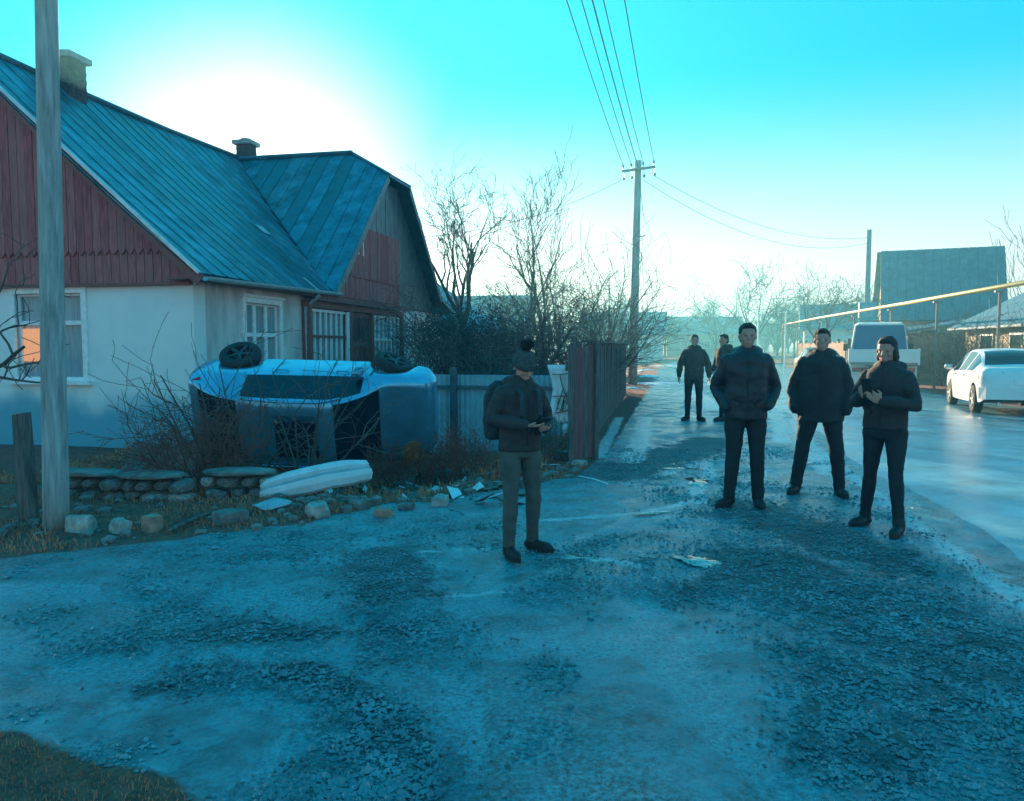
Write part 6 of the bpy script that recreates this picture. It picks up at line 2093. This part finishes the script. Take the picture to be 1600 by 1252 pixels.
# the man in the pompom hat, looking at his phone
P1 = pat(812, 866)
P1.z += 0.005
pp, J1, s1 = person('person in a grey pompom hat and dark coat looking down at a phone', P1, R(28), 1.50, hat=True, coat='brown_coat', trousers='olive_trouser', hem=0.90, puff=0.98, voxel=0.009, hair=False,
       face_down=R(24), pose=dict(chest=(0.0, -0.01, 1.33), neck=(0, -0.03, 1.50), head=(0, -0.075, 1.615), elR=(-0.27, 0.0, 1.17), wrR=(-0.07, -0.27, 1.14), elL=(0.27, 0.0, 1.16), wrL=(0.11, -0.24, 1.10),
       kneeL=(0.12, -0.03, 0.50), ankL=(0.155, 0.05, 0.09), toeL=(0.24, -0.12, 0.03), ankR=(-0.14, -0.06, 0.09), toeR=(-0.16, -0.28, 0.03), kneeR=(-0.12, -0.06, 0.5)),
       hdir={'R': ((0.75, -0.62, 0.02), (0.1, 0.1, 1.0), 1), 'L': ((-0.55, -0.8, 0.05), (-0.2, 0.3, 1.0), -1)}, curl=(0.55, 0.35), leg_fit=0.98, seed=2)
rm = Matrix.Rotation(R(28), 4, 'Z')
hc = P1 + rm @ (Vector((0.035, -0.345, 1.18)) * s1)
ph = thing('phone', 'dark phone held flat by the person in the pompom hat', 'phone', hc, R(28))
m_ = MB(); m_.box(-0.037, 0.037, -0.075, 0.075, -0.004, 0.005); m_.build('phone_case', M['black_iron'], ph)
m_ = MB(); m_.box(-0.033, 0.033, -0.07, 0.07, 0.0055, 0.0065); m_.build('screen', M['screen'], ph)
ph.rotation_euler = (R(-22), R(6), R(28))
bk = thing('backpack', 'dark teal backpack worn by the person in the pompom hat', 'bag', P1 + rm @ (Vector((-0.08, 0.2, 0)) * s1), R(28))
b = MB(); b.rings([(0, 0, 0.98, 0.12, 0.06), (0, 0.01, 1.0, 0.15, 0.085), (0, 0.02, 1.15, 0.165, 0.10), (0, 0.015, 1.35, 0.155, 0.09), (0, 0, 1.46, 0.12, 0.07), (0, -0.01, 1.50, 0.06, 0.04)], 18)
b.ball((0, 0.09, 1.12), (0.11, 0.05, 0.10), 12)
remesh(b, 'pack', 0.010, M['bag'], bk, 4, 0.006, 12, 5).scale = (s1, s1, s1)
for sx in (0.02, 0.17):
    m_ = MB(); m_.tube([(sx - 0.02, -0.06, 1.42 * s1), (sx - 0.03, -0.19, 1.49 * s1), (sx - 0.03, -0.34, 1.40 * s1), (sx - 0.04, -0.375, 1.22 * s1), (sx - 0.05, -0.25, 1.05 * s1)], 0.017, 6, flat=0.4); m_.build('strap', M['bag'], bk)

# three people standing close, seen against the light
person('person in a black puffer jacket with hands in pockets at the left of the three', pat(1162, 790), R(-10), 1.77, coat='puffer', hem=0.84, puff=1.02, coat_fold=0.014,
       pose=dict(elL=(0.275, 0.07, 1.14), wrL=(0.185, -0.09, 0.96), elR=(-0.275, 0.07, 1.14), wrR=(-0.185, -0.09, 0.96), ankL=(0.135, 0.03, 0.09), toeL=(0.15, -0.2, 0.03), ankR=(-0.14, 0.0, 0.09), toeR=(-0.25, -0.15, 0.03)), hands=False, leg_fit=1.02, seed=4)
person('broad person in a long loose black coat standing between the two others', pat(1278, 773), R(-20), 1.72, coat='black_cloth', hem=0.78, puff=1.05, flare=0.03, coat_fold=0.012,
       pose=dict(elL=(0.275, 0.04, 1.12), wrL=(0.25, -0.07, 0.89), elR=(-0.275, 0.04, 1.12), wrR=(-0.25, -0.07, 0.89), kneeL=(0.17, -0.02, 0.5), ankL=(0.21, 0.03, 0.09), toeL=(0.27, -0.17, 0.03), kneeR=(-0.17, -0.02, 0.5), ankR=(-0.22, 0.04, 0.09), toeR=(-0.29, -0.15, 0.03)), hands=False, leg_fit=1.08, seed=6)
P3 = pat(1378, 829)
person('person in a short dark jacket and slim trousers raising a phone, rightmost of the three', P3, R(-48), 1.62, coat='brown_coat', hem=0.93, puff=0.98, hair_long=True, hip_w=1.03, coat_fold=0.010, voxel=0.010,
       head_turn=R(4), face_down=R(10), pose=dict(elR=(-0.26, -0.03, 1.16), wrR=(-0.10, -0.30, 1.24), elL=(0.26, -0.04, 1.16), wrL=(0.07, -0.30, 1.20), kneeL=(0.12, -0.04, 0.5), ankL=(0.17, -0.06, 0.09), toeL=(0.2, -0.28, 0.03), kneeR=(-0.13, 0.02, 0.5), ankR=(-0.20, 0.10, 0.09), toeR=(-0.24, -0.10, 0.03)),
       hdir={'R': ((0.45, -0.7, 0.5), (0.5, 0.35, 0.3), 1), 'L': ((-0.45, -0.7, 0.5), (-0.5, 0.35, 0.3), -1)}, curl=(0.55, 0.55), leg_fit=0.90, seed=8)
s3 = 1.62 / 1.75
hc = P3 + Matrix.Rotation(R(-48), 4, 'Z') @ (Vector((-0.01, -0.385, 1.315)) * s3)
ph = thing('phone', 'phone held upright in both hands by the person in the short jacket', 'phone', hc, R(-48))
m_ = MB(); m_.box(-0.038, 0.038, -0.005, 0.004, -0.08, 0.08); m_.build('phone_case', M['black_iron'], ph)
m_ = MB(); m_.box(-0.034, 0.034, 0.0045, 0.0055, -0.074, 0.074); m_.build('screen', M['screen'], ph)
ph.rotation_euler = (R(18), 0, R(-48))
# two men further down the footpath
person('person in a dark jacket with arms hanging, left of the two further down the footpath', pat(1083, 658), R(-12), 1.78, coat='black_cloth', hem=0.88, puff=1.0, voxel=0.014, pose=dict(elL=(0.28, 0.02, 1.15), wrL=(0.30, -0.02, 0.90), elR=(-0.28, 0.02, 1.15), wrR=(-0.30, -0.02, 0.90), toeL=(0.22, -0.15, 0.03), toeR=(-0.22, -0.15, 0.03)), seed=10)
P5 = pat(1131, 657)
person('person in dark tracksuit with white leg stripes turned sideways behind the puffer jacket', P5, R(-62), 1.80, coat='black_cloth', hem=0.90, puff=1.05, voxel=0.014, stripes=True, pose=dict(head=(0, -0.05, 1.63), elL=(0.25, 0.0, 1.15), wrL=(0.17, -0.18, 1.02), elR=(-0.25, 0.0, 1.15), wrR=(-0.17, -0.18, 1.02), kneeL=(0.11, -0.14, 0.52), ankL=(0.11, -0.16, 0.09), toeL=(0.12, -0.37, 0.03), kneeR=(-0.11, 0.02, 0.5), ankR=(-0.11, 0.16, 0.09), toeR=(-0.12, -0.05, 0.03)), seed=12)

# ------------------------------------------------------------------ air
def haze():
    m_ = MB(); m_.box(-130, 150, -40, 230, -1.6, 11.6)
    o = m_.build('haze', None)
    m = bpy.data.materials.new('haze_air')
    m.use_nodes = True
    t = m.node_tree
    t.nodes.clear()
    ou = t.nodes.new('ShaderNodeOutputMaterial')
    pv = t.nodes.new('ShaderNodeVolumePrincipled')
    pv.inputs['Color'].default_value = (0.26, 0.85, 1.0, 1)
    pv.inputs['Density'].default_value = 0.0036
    pv.inputs['Anisotropy'].default_value = 0.5
    t.links.new(pv.outputs[0], ou.inputs['Volume'])
    o.data.materials.append(m)
    tag(o, kind='stuff')


haze()
